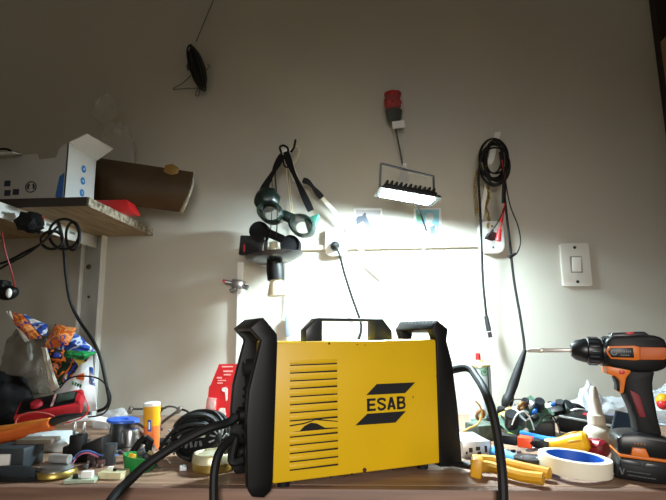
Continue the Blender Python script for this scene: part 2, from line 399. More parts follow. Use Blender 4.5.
# ---------------------------------------------------------------- photo cards
PH1 = patches('card_print', ['#b9c4cc', '#34363d', '#b9a79c', '#d9dde0', '#5b5f68'], 22)
t = thing('photo_card', 'white-bordered card with a dark animal shape, left of the lit floodlight', 'card', P(368, 221, W))
a, b = P(354, 235, W), P(382, 208, W)
MB().box(((a.x + b.x) / 2, W - .001, (a.z + b.z) / 2), (b.x - a.x, .002, b.z - a.z), bev=.0008).done('card', PAPER, t)
T2 = frame((0, W - .0022, 0))
MB(T2).prism(px_poly(T2, [(355.5, 226), (356, 210), (380.5, 210.5), (380.5, 224), (368, 230)]), 0, .001).done('print_ground', mat('print_sky', '#a9a5a6', .5, noi=.2, scale=40), t)
MB(T2).prism(px_poly(T2, [(356, 219), (358, 216.5), (362, 216), (364.5, 212.5), (366, 213.5), (366, 216), (372, 227), (369, 228), (363, 221.5), (356.5, 225)]), -.0008, .001).done('print_animal', mat('print_dark', '#3a4250', .5), t)
t = thing('photo_card', 'blue card with a pale figure drawing below the right end of the floodlight', 'card', P(428, 222, W))
a, b = P(414.5, 236, W), P(441, 208, W)
MB().box(((a.x + b.x) / 2, W - .001, (a.z + b.z) / 2), (b.x - a.x, .002, b.z - a.z), bev=.0008).done('card', PAPER, t)
MB(T2).prism(px_poly(T2, [(416, 234.5), (416, 209.5), (439, 209.5), (439, 234.5)]), 0, .001).done('print_ground', mat('print_blue', '#7db6c6', .5, noi=.15, scale=50), t)
MB(T2).prism(px_poly(T2, [(421, 234), (422, 226), (426, 222), (425, 216), (428, 213), (433, 214), (434, 219), (431, 223), (437, 227), (435, 234)]), -.0008, .001).done('print_figure', mat('print_pale', '#c7d0cf', .5, noi=.3, scale=90), t)
MB(T2).prism(px_poly(T2, [(430, 234), (430, 227), (435, 225), (435, 234)]), -.001, .001).done('print_shade', mat('print_slate', '#46585f', .5), t)
MB(T2).prism(px_poly(T2, [(417, 222), (416.5, 215), (420, 214), (421, 221)]), -.001, .001).done('print_leaf', mat('print_green', '#4f8a60', .5), t)
# ---------------------------------------------------------------- outlet, junction box, light switch
def rounded(w_, h_, r, n=5):
    out = []
    for cx, cy, a0 in ((w_ / 2 - r, h_ / 2 - r, 0), (-w_ / 2 + r, h_ / 2 - r, 90), (-w_ / 2 + r, -h_ / 2 + r, 180), (w_ / 2 - r, -h_ / 2 + r, 270)):
        for k in range(n + 1): out.append((cx + r * math.cos(R(a0 + 90 * k / n)), cy + r * math.sin(R(a0 + 90 * k / n))))
    return out
TS = frame(P(336.5, 243, W))
t = thing('wall_socket', 'white wall socket with a black plug below left of the photo cards', 'socket', TS)
MB(TS).prism(rounded(.056, .072, .012), -.022, 0, bev=.003).done('socket_plate', WHT, t)
MB(TS).lathe([(0, 0), (.018, 0), (.018, .003), (0, .002)], Matrix.Translation((0, -.022, 0)) @ Matrix.Rotation(R(90), 4, 'X')).done('socket_face', mat('socket_grey', '#9aa2ad', .4), t)
t = thing('power_plug', 'black plug and thin cord hanging from the white wall socket', 'plug', P(335, 247, W - .03))
MB().lathe([(0, -.012), (.010, -.01), (.012, .004), (.006, .014), (0, .016)], Matrix.Translation(P(335, 246, W - .032)) @ Matrix.Rotation(R(75), 4, 'X'), 14).done('plug_body', BLKR, t)
MB().tube([P(336, 247, W - .045), P(340, 256, W - .05), P(344, 272, W - .035), P(352, 297, W - .025), P(360, 320, W - .02), P(361, 331, W - .02), P(358, 345, W - .02), P(352, 400, W - .02)], .0034, 8).done('power_cord', BLKR, t)
TS = frame(P(489.5, 238.5, W))
t = thing('junction_box', 'white rounded wall box with an open red and dark slot behind the hanging cables', 'junction box', TS)
MB(TS).prism(rounded(.062, .082, .018), -.024, 0, bev=.004).done('box_cover', WHT, t)
MB(TS).prism([(-.018, 0), (-.010, .009), (.006, .012), (.018, .006), (.016, -.006), (0, -.011), (-.012, -.008)], -.0255, -.02).done('opening', mat('dark_red_slot', '#5a1820', .5, noi=.6, scale=90, col2='#120a0a'), t)
for z in (.027, -.027): MB(TS).lathe([(0, .002), (.0025, .001), (.003, 0)], Matrix.Translation((.002, -.024, z)) @ Matrix.Rotation(R(90), 4, 'X'), 10).done('screw', DSIL, t)
TS = frame(P(574.5, 265, W))
t = thing('light_switch', 'white single rocker light switch plate alone on the right of the wall', 'light switch', TS)
MB(TS).prism(rounded(.071, .109, .006), -.010, 0, bev=.003).done('switch_plate', mat('switch_plastic', '#d4d2cb', .4), t)
MB(TS).prism([(-.011, -.018), (.011, -.018), (.013, .018), (-.009, .018)], -.0125, -.008, bev=.001).done('rocker', mat('rocker_white', '#e6e4de', .35), t)
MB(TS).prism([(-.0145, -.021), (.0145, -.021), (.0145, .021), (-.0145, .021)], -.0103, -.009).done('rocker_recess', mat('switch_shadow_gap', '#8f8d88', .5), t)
for z in (.043, -.043): MB(TS).lathe([(0, .002), (.003, .0015), (.004, 0)], Matrix.Translation((0, -.010, z)) @ Matrix.Rotation(R(90), 4, 'X'), 12).done('screw', mat('dark_screw', '#33302c', .5, .5), t)
a = P(477, 295, W)
tag(MB().box((a.x, W - .001, a.z), (.018, .002, .024), bev=.0005).done('wall_plate', mat('pale_plate', '#d5d5cd', .5)), 'small pale square sticker on the wall left of the dangling plug', 'sticker')
# ---------------------------------------------------------------- hooks and the things hanging on them
t = thing('wall_hook', 'white slanted wall hook carrying the green goggles and cords', 'hook', P(288, 160, W))
MB().sheet(lambda u, v: P(280 + 6 * u + 13 * v, 147 - 2 * u + 34 * v, W - .012 - .05 * (1 - v)), 2, 4, .003).done('hook_arm', WHT, t)
MB().box(P(295, 178, W - .008), (.014, .016, .02)).done('wall_mount', WHT, t)
t = thing('wall_hook', 'white slanted wall hook carrying the black coiled cables on the right', 'hook', P(490, 150, W))
MB().sheet(lambda u, v: P(495 + 6 * u - 7.5 * v, 132.5 - .5 * u + 30 * v, W - .055 + .042 * v), 2, 4, .003).done('hook_arm', WHT, t)
MB().box(P(490, 161, W - .007), (.014, .014, .014)).done('wall_mount', WHT, t)
MB().sheet(lambda u, v: P(485 + 4 * u - 6 * v, 183 + 36 * v, W - .016), 2, 4, .003).done('lower_strip', WHT, t)
# welding goggles (green)
TG = frame(P(287, 220, 1.15), 0, 0, 24)
GG = mat('dark_green_plastic', '#0b211c', .38, noi=.2)
t = thing('welding_goggles', 'dark green welding goggles with round lenses hanging by a black strap', 'goggles', TG)
p = MB(TG)
for sx in (-1, 1):
    p.lathe([(.026, .030), (.031, .022), (.031, -.008), (.026, -.022), (.0185, -.022), (.0185, -.012), (.0235, .020), (.026, .030)], Matrix.Translation((sx * .041, 0, 0)) @ Matrix.Rotation(R(90), 4, 'X') @ Matrix.Diagonal((1.05, .82, 1, 1)))
p.box((0, .004, .008), (.040, .030, .024), bev=.008)
p.done('goggle_frame', GG, t)
for sx in (-1, 1):
    MB(TG).lathe([(0, .002), (.018, .0015), (.0185, -.001), (0, -.001)], Matrix.Translation((sx * .041, -.006, 0)) @ Matrix.Rotation(R(90), 4, 'X') @ Matrix.Diagonal((1.05, .82, 1, 1))).done('lens', mat('clear_lens', '#dfe8e6', .05, alpha=.12), t)
MB().ball(P(267, 200, 1.165), (.062, .05, .062), sub=3, crumple=.12, fr=4).ball(P(259, 200, 1.16), (.020, .02, .024), sub=2).done('side_shield', GG, t)
MB().prism([(p_[0], p_[1]) for p_ in px_poly(frame((0, 1.145, 0)), [(304, 219), (319, 213), (315, 224), (308, 233)])], 1.145, 1.18, bev=.002).done('side_vent', mat('teal_plastic', '#1f5a4c', .35), t)
def strap(pts, wd, Ys, n=8):
    q = spline([P(x, y, Y) for (x, y), Y in zip(pts, Ys)], n)
    def f(u, v):
        k = min(len(q) - 1, int(round(u * (len(q) - 1))))
        tn = (q[min(len(q) - 1, k + 1)] - q[max(0, k - 1)]).normalized(); sd = tn.cross(Vector((0, 1, 0))).normalized()
        return q[k] + sd * (v - .5) * wd * (1 + .25 * math.sin(u * 9))
    return f, len(q) - 1
p = MB()
for pts, Ys in (([(282, 155), (277, 166), (270, 178), (262, 192)], [1.205, 1.19, 1.175, 1.165]), ([(286, 152), (291, 167), (300, 187), (311, 211)], [1.205, 1.19, 1.17, 1.16])):
    f, n_ = strap(pts, .014, Ys); p.sheet(f, n_, 1, .0018)
p.tube([P(281, 152, 1.205), P(280, 147, 1.205), P(284, 145.5, 1.21), P(288, 149, 1.215), P(287, 156, 1.21), P(283, 158, 1.205)], .0028, 8, closed=True)
p.tube([P(283, 158, 1.21), P(284, 165, 1.2), P(288, 167, 1.2), P(290, 160, 1.21)], .002, 6)
p.tube([P(291, 152, 1.22), P(294, 147, 1.222), P(295.5, 139.5, 1.22)], .0028, 6)
p.done('strap', BLKM, t)
# second pair, black
TG = frame(P(275, 238.5, 1.215), 0, 0, 25)
t = thing('welding_goggles', 'black round-cup goggles hanging directly under the green pair', 'goggles', TG)
p = MB(TG)
for sx in (-1, 1):
    p.lathe([(0, .006), (.022, .006), (.0235, .010), (.025, .008), (.0255, -.016), (.020, -.024), (0, -.024)], Matrix.Translation((sx * .043, 0, 0)) @ Matrix.Rotation(R(90), 4, 'X'))
p.box((0, 0, .006), (.05, .024, .020), bev=.006)
p.done('goggle_cups', BLKM, t)
MB().tube([P(275, 176, 1.2), P(277, 200, 1.195), P(277, 224, 1.19), P(276, 238, 1.19)], .0014, 6).tube([P(272, 178, 1.2), P(272, 205, 1.20), P(271, 225, 1.195), P(270, 236, 1.195)], .0012, 6).tube([P(277, 158, 1.205), P(276, 168, 1.2), P(275, 176, 1.2)], .0016, 6).tube([P(277, 158, 1.205), P(273, 168, 1.2), P(272, 178, 1.2)], .0014, 6).done('suspension_wire', BLKR, t)
# dish lamp
TD = frame(P(274.5, 259, 1.19), 0, -2, -5)
t = thing('hanging_dish_lamp', 'shallow black dish with a black socket and cream cone under the goggles', 'lamp', TD)
MB(TD).lathe([(0, -.006), (.045, -.006), (.068, .004), (.071, .008), (.069, .009), (.044, -.003), (0, -.003)]).done('dish', mat('glossy_black', '#17191c', .25), t)
MB(TD).lathe([(0, -.052), (.0205, -.052), (.0215, -.030), (.020, -.008), (.0, -.008)]).done('lamp_socket', BLK, t)
MB(TD).lathe([(.0, -.090), (.0235, -.090), (.0235, -.087), (.0145, -.052), (0, -.052)]).done('cream_cone', CRM, t)
MB(TD).lathe([(0, .045), (.010, .042), (.012, .0), (.014, -.004), (0, -.004)]).done('cream_neck', CRM, t)
a = P(253.5, 246.5, 1.17)
t = thing('small_box', 'small dark see-through box standing in the left of the black dish', 'box', a)
TB = frame(a, -6)
MB(TB).box((0, 0, 0), (.062, .03, .048), rot=(0, 5, 0), bev=.003).done('case', mat('smoky_plastic', '#14161a', .2, alpha=.85), t)
MB(TB).box((-.017, -.017, -.006), (.0025, .004, .018)).done('red_tab', RED, t)
# splitter clamp on the vertical trunking
a = P(238, 284, W - .025)
t = thing('coax_splitter', 'small silver cable splitter with a red tip on the vertical white trunking', 'splitter', a)
MB().box(a, (.030, .022, .022), rot=(0, 8, 0), bev=.003).done('body', SIL, t)
MB().cyl(a + Vector((-.012, 0, .002)), a + Vector((-.032, -.006, .006)), .0045, seg=10).cyl(a + Vector((-.006, 0, -.01)), a + Vector((-.02, 0, -.018)), .005, seg=10).cyl(a + Vector((.012, 0, -.006)), a + Vector((.026, 0, -.010)), .006, seg=10).done('connectors', DSIL, t)
MB().cyl(a + Vector((-.031, -.006, .006)), a + Vector((-.038, -.007, .009)), .0038, seg=10).done('red_tip', RED, t)
# cream cord with grey in-line switch
t = thing('pendant_switch', 'thin cream cord with a grey in-line switch hanging behind the goggles', 'cord', P(290, 200, W))
MB().tube([P(289, 150, W - .05), P(295, 146, W - .045), P(299.5, 149, W - .04), P(297, 160, W - .03), P(291, 168, W - .03), P(290, 185, W - .02), P(292, 205, W - .015), P(294, 225, W - .012), P(291, 245, W - .01), P(289, 270, W - .01), P(288.5, 316, W - .012)], .0015, 6).tube([P(286, 165, W - .04), P(288, 185, W - .03), P(291, 212, W - .02), P(293, 228, W - .015)], .0014, 6).done('cord_wire', CRM, t)
MB().box(P(288.5, 326, W - .014), (.016, .013, .052), bev=.003).done('inline_switch', mat('blue_grey_plastic', '#8a97a3', .4), t)
# white flat cable with black end
t = thing('flat_cable', 'white flat cable with a black end slanting down past the wall socket', 'cable', P(345, 225, W))
f, n_ = strap([(321, 197), (333, 210), (344, 224), (356, 242), (366, 257), (383, 275)], .0085, [1.23, 1.24, 1.25, 1.25, 1.255, 1.262]); MB().sheet(f, n_, 1, .002).done('white_lead', mat('ivory_cable', '#d6d0c0', .5), t)
f, n_ = strap([(303, 180.5), (309, 183), (315, 190), (322, 198)], .012, [1.225, 1.225, 1.228, 1.23]); MB().sheet(f, n_, 1, .006).done('black_end', BLKR, t)
# right hook: coiled black cable
t = thing('coiled_cable', 'black coiled cable on the right hook, its left end a round plug', 'cable', P(493, 165, W))
p = MB()
for k in range(10):
    rx = 12 + random.uniform(-4, 3); ry = 16 + random.uniform(-5, 7); ox = random.uniform(-2, 2); oy = random.uniform(-1, 9); ph = random.uniform(0, 6)
    p.tube([P(495 + ox + rx * math.cos(a_ * math.pi / 5), 158 + oy + ry * math.sin(a_ * math.pi / 5), 1.235 - .022 * k / 8 + .008 * math.sin(a_ + ph)) for a_ in range(10)], .0024, 6, closed=True, n=4)
p.tube([P(486, 150, 1.222), P(481, 160, 1.215), P(478.5, 178, 1.22), P(480, 205, 1.225), P(481.5, 240, 1.23), P(483, 280, 1.24), P(486, 312, 1.245), P(487, 318, 1.245)], .003, 8)
p.done('cable_coil', BLKR, t)
p = MB().tube([P(486, 316, 1.245), P(489, 331, 1.245)], [.0052, .0065], 12, sm=False).tube([P(489.3, 332, 1.245), P(490.5, 337.5, 1.245)], .0052, 12, sm=False); p.done('round_plug', mat('plug_grey_black', '#202227', .35), t)
# soldering iron
t = thing('soldering_iron', 'black soldering iron hanging by its cord with the tip down on the right', 'soldering iron', P(515, 380, 1.2))
MB().tube([P(500, 152, 1.19), P(503, 175, 1.185), P(505, 200, 1.185), P(509.5, 240, 1.19), P(514, 280, 1.195), P(520, 315, 1.185), P(524, 342, 1.175), P(524.5, 352, 1.17)], .0031, 8).done('iron_cord', BLKR, t)
q0, q1 = P(525, 350, 1.17), P(505.5, 407, 1.145)
MB().tube([q0, q0.lerp(q1, .15), q0.lerp(q1, .3), q0.lerp(q1, .6), q0.lerp(q1, .8), q0.lerp(q1, .84), q0.lerp(q1, .93), q1], [.004, .0065, .0085, .0105, .0095, .0125, .0125, .009], 14, sm=False).done('handle', BLKR, t)
MB().tube([q1, q1.lerp(P(495, 427, 1.13), .75), P(495, 429, 1.13)], [.0042, .0034, .001], 10, sm=False).done('tip', SIL, t)
# test leads
t = thing('test_lead', 'thin black and red test lead with a red clip hanging from the right hook', 'test lead', P(505, 210, W))
MB().tube([P(502, 160, 1.165), P(505.5, 180, 1.165), P(505, 200, 1.165), P(502.5, 220, 1.165), P(499, 232, 1.165)], .0018, 6).done('red_wire', RED, t)
MB().tube([P(500, 229, 1.165), P(498, 241, 1.165)], [.0045, .007], 10, sm=False).cyl(P(504, 208, 1.165), P(501, 222, 1.165), .003).done('red_clip', RED, t)
MB().tube([P(503, 160, 1.16), P(507, 190, 1.16), P(511, 208, 1.16), P(518, 226, 1.16), P(520.5, 242, 1.16), P(517, 253, 1.16), P(512, 256, 1.16)], .0015, 6).tube([P(506, 205, 1.155), P(498, 222, 1.155), P(487, 237, 1.17)], .0013, 6).done('black_wire', BLKR, t)
MB().tube([P(516, 253.5, 1.16), P(509, 257.5, 1.16)], [.003, .0045], 8, sm=False).done('black_clip', BLKR, t)
MB().tube([P(504, 184, 1.16), P(503.5, 203, 1.16)], .0048, 8, sm=False).done('cable_sleeve', BLKR, t)
MB().cyl(P(493, 230, 1.16), P(485, 239, 1.17), .003).done('black_clip', BLKR, t)
# chain
t = tag(MB().done('x', BLK) if 0 else thing('hanging_chain', 'thin gold chain hanging in two strands from the right hook', 'chain', P(482, 195, W)), 'thin gold chain hanging in two strands from the right hook', 'chain')
p = MB()
pts = spline([P(484, 165, W - .03), P(477.5, 172, W - .028), P(475.5, 185, W - .025), P(476.5, 202, W - .02), P(477, 212, W - .02)], 5) + spline([P(488, 187, W - .02), P(489, 197, W - .016), P(486, 206, W - .012), P(489, 218, W - .01), P(488, 226, W - .03)], 5)
for k, q in enumerate(pts):
    a_ = k * 1.2
    p.tube([q + Vector((.0034 * math.cos(b_) * math.cos(a_), .0034 * math.cos(b_) * math.sin(a_), .0055 * math.sin(b_))) for b_ in [i * math.pi / 3 for i in range(6)]], .0011, 5, closed=True, n=2)
p.done('chain_links', BRASS, t)
# wire bundle high on the wall
t = thing('wire_bundle', 'small coiled black wire bundle hung high on the wall from a thread', 'wire', P(197, 66, W))
p = MB()
for k in range(15):
    rx, ry = random.uniform(1.2, 7), random.uniform(16, 23); ox, oy = random.uniform(-2, 2), random.uniform(-2, 2)
    p.tube([P(197.5 + ox + rx * math.cos(b_) + .28 * ry * math.sin(b_), 67 + oy + ry * math.sin(b_), W - .010 - .002 * k) for b_ in [i * math.pi / 4 for i in range(8)]], .0021, 6, closed=True, n=4)
p.ball(P(189.5, 66, W - .02), (.016, .014, .028), sub=2, crumple=.2, fr=4)
p.done('coil', mat('enamelled_wire', '#1c1b1a', .35), t)
MB().tube([P(216, -6, W - .008), P(205, 20, W - .01), P(196, 42, W - .015)], .0012, 5).tube([P(194, 72, W - .02), P(184, 82, W - .012), P(173, 89, W - .008), P(185, 88.5, W - .012), P(199, 88, W - .02)], .0011, 5).tube([P(207, 64, W - .012), P(210, 66, W - .01), P(206, 70, W - .012)], .001, 5).tube([P(198, 88, W - .01), P(195.5, 95, W - .008), P(199, 95, W - .008), P(199, 86, W - .01)], .0009, 5).done('loose_wire', mat('brown_wire', '#2a211b', .6), t)
# ---------------------------------------------------------------- right wall cabinet
t = thing('wall_cabinet', 'dark wooden wall cabinet cut off by the upper right edge of the photo', 'cabinet', (1.1, W - .03, .6))
xe = P(650, 10, W).x
DW = mat('dark_stained_wood', '#1d130e', .5, noi=.3, scale=8, stretch=(6, 6, .6))
MB().box((xe + .3, W - .012, 1.1), (.6, .024, 1.3)).done('back_board', DW, t)
a = P(659.5, 42, W - .024)
MB().box((a.x + .2, W - .075, a.z - .09), (.4, .10, .18), bev=.003).done('drawer_box', mat('tan_wood', '#94735a', .6, noi=.25, scale=9, stretch=(1, 6, 6)), t)
MB().box((xe + .345, W - .09, a.z + .16), (.54, .13, .3), bev=.002).done('upper_box', DW, t)
# ---------------------------------------------------------------- wooden shelf on the left and its white frame
xs_ = P(152, 229, W).x
zs = P(152, 229, W).z
ys = .962
t = thing('wall_shelf', 'rough wooden wall shelf on the left holding the white box and red box', 'shelf', (xs_ - .5, W, zs))
MB().box((xs_ - .5, (ys + W) / 2, zs - .009), (1.0, W - ys, .018)).done('shelf_board', mat('shelf_wood', '#a08b68', .7, noi=.3, scale=14, stretch=(4, .8, 4), col2='#7a6648'), t)
rnd = random.Random(3)
MB().sheet(lambda u, v: (xs_ + .001 + .0025 * noise.noise(Vector((u * 40, v * 4, 1))), ys + (W - ys) * u, zs - .0185 + .019 * v), 60, 3, .002).done('chipped_end', mat('chipped_edge', '#4a3c2e', .85, noi=.8, scale=120, col2='#b7ad98'), t)
MB().box((xs_ - .5, ys - .0015, zs - .009), (1.0, .003, .0185)).done('front_strip', mat('dark_edge_band', '#2b221b', .6), t)
t = thing('shelf_bracket', 'white slotted steel bracket and upright under the left end wooden shelf', 'bracket', (P(88, 300, W).x, W, 0))
xa = P(98, 237, W).x
za = zs - .0185
MB().box((xa - .002, (W + .7) / 2, za - .0155), (.004, W - .7, .031), bev=.001).box((xa - .016, (W + .7) / 2, za - .002), (.028, W - .7, .004)).done('bracket_arm', WPAINT, t)
for k in range(5):
    y = .80 + k * .09
    MB().box((xa + .0004, y, za - .013), (.001, .022, .006), bev=.0004).done('slot', mat('slot_grey', '#6d7274', .7), t)
    MB().box((xa + .0004, y + .034, za - .02), (.001, .012, .005), bev=.0004).done('slot', mat('slot_grey', '#6d7274', .7), t)
xl, xr = P(80, 320, W).x, P(95.5, 320, W - .03).x
MB().box(((xl + xr) / 2, W - .002, (za) / 2), (xr - xl, .004, za)).done('upright_web', mat('shaded_white_steel', '#a9aca8', .55, noi=.15), t)  # white steel; the shade between the flanges is put into its grey
MB().box((xl + .001, W - .009, za / 2), (.003, .018, za)).done('upright_flange', WPAINT, t)
MB().box((xr - .001, W - .010, za / 2), (.005, .020, za)).done('upright_flange', WPAINT, t)
for py, r in ((267, .007), (297, .004)):
    MB().lathe([(0, .0035), (r * .6, .003), (r, 0), (0, 0)], Matrix.Translation((P(89.5, py, W).x, W - .004, P(89.5, py, W).z)) @ Matrix.Rotation(R(90), 4, 'X'), 14).done('bolt', mat('rusted_bolt', '#4a4038', .7), t)
# white box: open carton
Yb = .99
xr_ = P(66.5, 170, Yb).x; zt_ = P(66.5, 142, Yb).z
TBX = frame((xr_, Yb, zs), 0)
bw, bd, bh = .42, .115, zt_ - zs
WBOX = mat('white_carton', '#dfe0e0', .6, noi=.05, scale=8)
t = thing('white_carton', 'open white carton with blue round symbols lying on the wooden shelf', 'box', TBX)
MB(TBX).box((-bw / 2, bd / 2, .0015), (bw, bd, .003)).box((-bw / 2, bd - .001, bh / 2), (bw, .002, bh)).box((-bw + .001, bd / 2, bh / 2), (.002, bd, bh)).prism([(-bw, .002), (0, .002), (0, bh), (-.02, bh * .9), (-.026, bh * .74), (-.062, bh * .72), (-.068, bh * .82), (-.10, bh * .80), (-bw, bh * .74)], 0, .002).done('carton_walls', mat('shaded_white_carton', '#b9b9b6', .65, noi=.12, scale=10), t)  # greyer copy of the carton white, with the front's shade painted in
MB(TBX).box((-.001, bd / 2, bh / 2), (.002, bd, bh)).done('carton_end', WBOX, t)
e0 = TBX.inverted() @ P(66.5, 142, Yb)
MB(TBX).sheet(lambda u, v: (.0 + .036 * v, bd * u + (.004 * v), bh + .020 * v + .010 * v * u), 2, 3, .002).done('end_flap', WBOX, t)
MB(TBX).sheet(lambda u, v: (-.10 - (bw - .10) * u, -.03 * v - .002, bh * (.80 - .06 * u) - .006 * v), 2, 2, .002).done('front_flap', WBOX, t)
p = MB(TBX); q = MB(TBX)
for k in range(3):
    c = Matrix.Translation((.0, bd * .55, bh * (.70 - .21 * k))) @ Matrix.Rotation(R(90), 4, 'Y')
    p.lathe([(0, .001), (.0085, .001), (.0085, 0), (0, 0)], c, 20)
p.box((.0003, bd * .45, bh * .12), (.001, .016, .010))
p.done('blue_symbols', mat('print_cyan', '#2b83c9', .6), t)
p = MB(TBX)
for k in range(3): p.box((.0012, bd * .55, bh * (.70 - .21 * k)), (.001, .006 - .002 * k, .003 + .002 * k), rot=(35, 0, 0))
p.done('symbol_marks', WBOX, t)
MB(TBX).prism([(-.020, .012), (-.008, .002), (-.004, .004), (-.004, bh * .48), (-.014, bh * .42)], -.0008, .001).done('blue_corner', mat('print_blue2', '#2a5ea8', .6), t)
def tb(px, py):
    q_ = TBX.inverted() @ P(px, py, Yb); return q_.x, q_.z
for (px, py) in ((7.5, 183.5), (7.5, 193), (16, 192)):
    x, z = tb(px, py); MB(TBX).box((x, -.0005, z), (.013, .0012, .0125)).done('dark_symbol', mat('print_navy', '#1f2438', .6), t)
x, z = tb(31, 187); q = MB(TBX)
for r0, r1, a0, a1 in ((.0125, .0105, 0, 360), (.0085, .0045, -40, 60), (.0085, .0045, 120, 220)):
    n_ = 24; pts = [(x + r0 * math.cos(R(a0 + (a1 - a0) * k / n_)), z + r0 * math.sin(R(a0 + (a1 - a0) * k / n_))) for k in range(n_ + 1)]
    pin = [(x + r1 * math.cos(R(a0 + (a1 - a0) * k / n_)), z + r1 * math.sin(R(a0 + (a1 - a0) * k / n_))) for k in range(n_ + 1)]
    if a1 - a0 == 360:
        for k in range(n_): q.prism([pts[k], pts[k + 1], pin[k + 1], pin[k]], -.0008, .0005)
    else: q.prism(pts + pin[::-1], -.0008, .0005)
q.done('round_symbol', mat('print_black', '#20232b', .6), t)
# smaller things on the shelf
a = P(115, 206, 1.14)
TR = frame((P(94, 205, 1.14).x, 1.10, zs), 0)
xe_ = P(127, 205, 1.10).x
t = tag(MB().prism([(P(95, 200, 1.1).x, zs + .0005), (xe_ + .018, zs + .0005), (xe_ + .002, zs + .030), (P(95, 200, 1.1).x, zs + .030)], 1.09, 1.138, bev=.002).done('red_case', RED), 'flat bright red case on the wooden shelf beside the white carton', 'case')
CARD = mat('brown_cardboard', '#4f3a20', .45, noi=.25, scale=10, col2='#3b2a16')
t = thing('cardboard_tube', 'long curved piece of brown cardboard sticking out past the shelf end', 'cardboard', P(140, 185, 1.15))
Yc = 1.18
def cardf(u, v):
    tl_, tr_, bl_, br_ = P(86, 156, 1.165), P(193, 172, Yc), P(86, 200, 1.165), P(179, 212, Yc)
    q_ = tl_.lerp(tr_, u).lerp(bl_.lerp(br_, u), v); q_.y -= .018 * math.sin(v * math.pi); q_.x += .012 * math.sin(v * math.pi) * u
    return q_
MB().sheet(cardf, 10, 10, .008).done('curved_sheet', CARD, t)
MB().sheet(lambda u, v: cardf(1.0 + .012 * (1 - u) + .03 * u * (.3 + .7 * v), v) + Vector((0, .004 + .0 * u, 0)), 2, 10, .010).done('pale_cut_edge', mat('pale_card_edge', '#b9b1a2', .8), t)
MB().prism([(p_[0], p_[1]) for p_ in px_poly(frame((0, 1.168, 0)), [(163, 171), (165, 165), (172, 163.5), (178, 167), (178, 173), (170, 176)])], 1.168, 1.176, bev=.002).done('tape_patch', mat('brown_tape', '#8a6a34', .3), t)
tag(MB().ball(P(116, 148, 1.24) + Vector((0, 0, -.04)), (.10, .05, .2), sub=4, crumple=.35, fr=4, seed=4, floor=zs + .0005).ball(P(105, 110, 1.235), (.05, .04, .09), sub=3, crumple=.5, fr=5, seed=9).done('plastic_bag', GREYBAG), 'crumpled clear plastic bag standing behind the white carton on the shelf', 'plastic bag')
tag(MB().tube([P(-8, 150, 1.2), P(6, 149, 1.2), P(14, 153, 1.2), P(24, 157, 1.2)], .003, 6).ball(P(17, 154, 1.2), (.016, .016, .012), sub=2).ball(P(28, 162, 1.2), (.016, .014, .012), sub=2).tube([P(24, 157, 1.2), P(28, 162, 1.2), P(32, 185, 1.19), P(33, 215, 1.2)], .002, 6).done('cable_end', BLKM), 'thin black cable end lying above the white carton at the left edge', 'cable')
# cables under the shelf
t = thing('cable_bundle', 'black cable bundle tied under the wooden shelf with one long drop', 'cable', P(60, 235, 1.1))
p = MB()
p.tube([P(58, 222, 1.02), P(61, 232, 1.02), P(64, 250, 1.06), P(66, 275, 1.08), P(70, 300, 1.09), P(79, 320, 1.09), P(93, 341, 1.06), P(101, 360, 1.05), P(106, 383, 1.05), P(109, 400, 1.05), P(105, 408, 1.06), P(98, 411, 1.065)], .0036, 8)
for (cx, cy, rx, ry, Y) in ((64, 234, 15, 15, 1.03), (73, 236, 7, 14, 1.03), (52, 240, 11, 9, 1.02)):
    p.tube([P(cx + rx * math.cos(a_), cy + ry * math.sin(a_), Y) for a_ in [i * math.pi / 5 for i in range(10)]], .003, 6, closed=True, n=4)
p.done('coil', BLKR, t)
MB().tube([P(-6, 265, 1.0), P(8, 261, 1.0), P(25, 252, 1.0), P(42, 243, 1.0), P(56, 228, 1.0)], .0028, 6).tube([P(-6, 272, 1.0), P(12, 262, 1.0), P(30, 252, 1.0), P(45, 240, 1.0), P(60, 224, 1.0)], .0024, 6).done('side_strand', BLKR, t)
MB().ball(P(30, 222, .95), (.05, .04, .04), sub=3, crumple=.4, fr=5, seed=3).tube([P(30, 224, .95), P(36, 230, .95), P(41, 233, .95)], .004, 6).done('tie_knot', BLKM, t)
tag(MB().box(P(38, 217, .95), (.019, .016, .009), rot=(0, 14, 0), bev=.003).box(P(33, 216, .95), (.010, .010, .006), rot=(0, 14, 0), bev=.002).done('red_clip', mat('clip_red', '#a01a1c', .5)), 'small red clip hooked among the cables just under the shelf board', 'clip')
t = thing('webcam', 'small black and white device hanging by a thin red wire at the left edge', 'webcam', P(8, 292, 1.0))
MB().ball(P(8, 293, 1.0), (.042, .036, .030), rot=(0, -14, 0), sub=3).box(P(1, 285, 1.0), (.03, .03, .02), bev=.006).done('body', BLK, t)
MB().ball(P(9, 293, .985), (.011, .012, .020), sub=2).done('white_patch', WHT, t)
MB().tube([P(2, 232, .96), P(5, 250, .96), P(11, 270, .975), P(15, 287, 1.0)], .0018, 6).done('red_wire', mat('dull_red_wire', '#8e2424', .5), t)
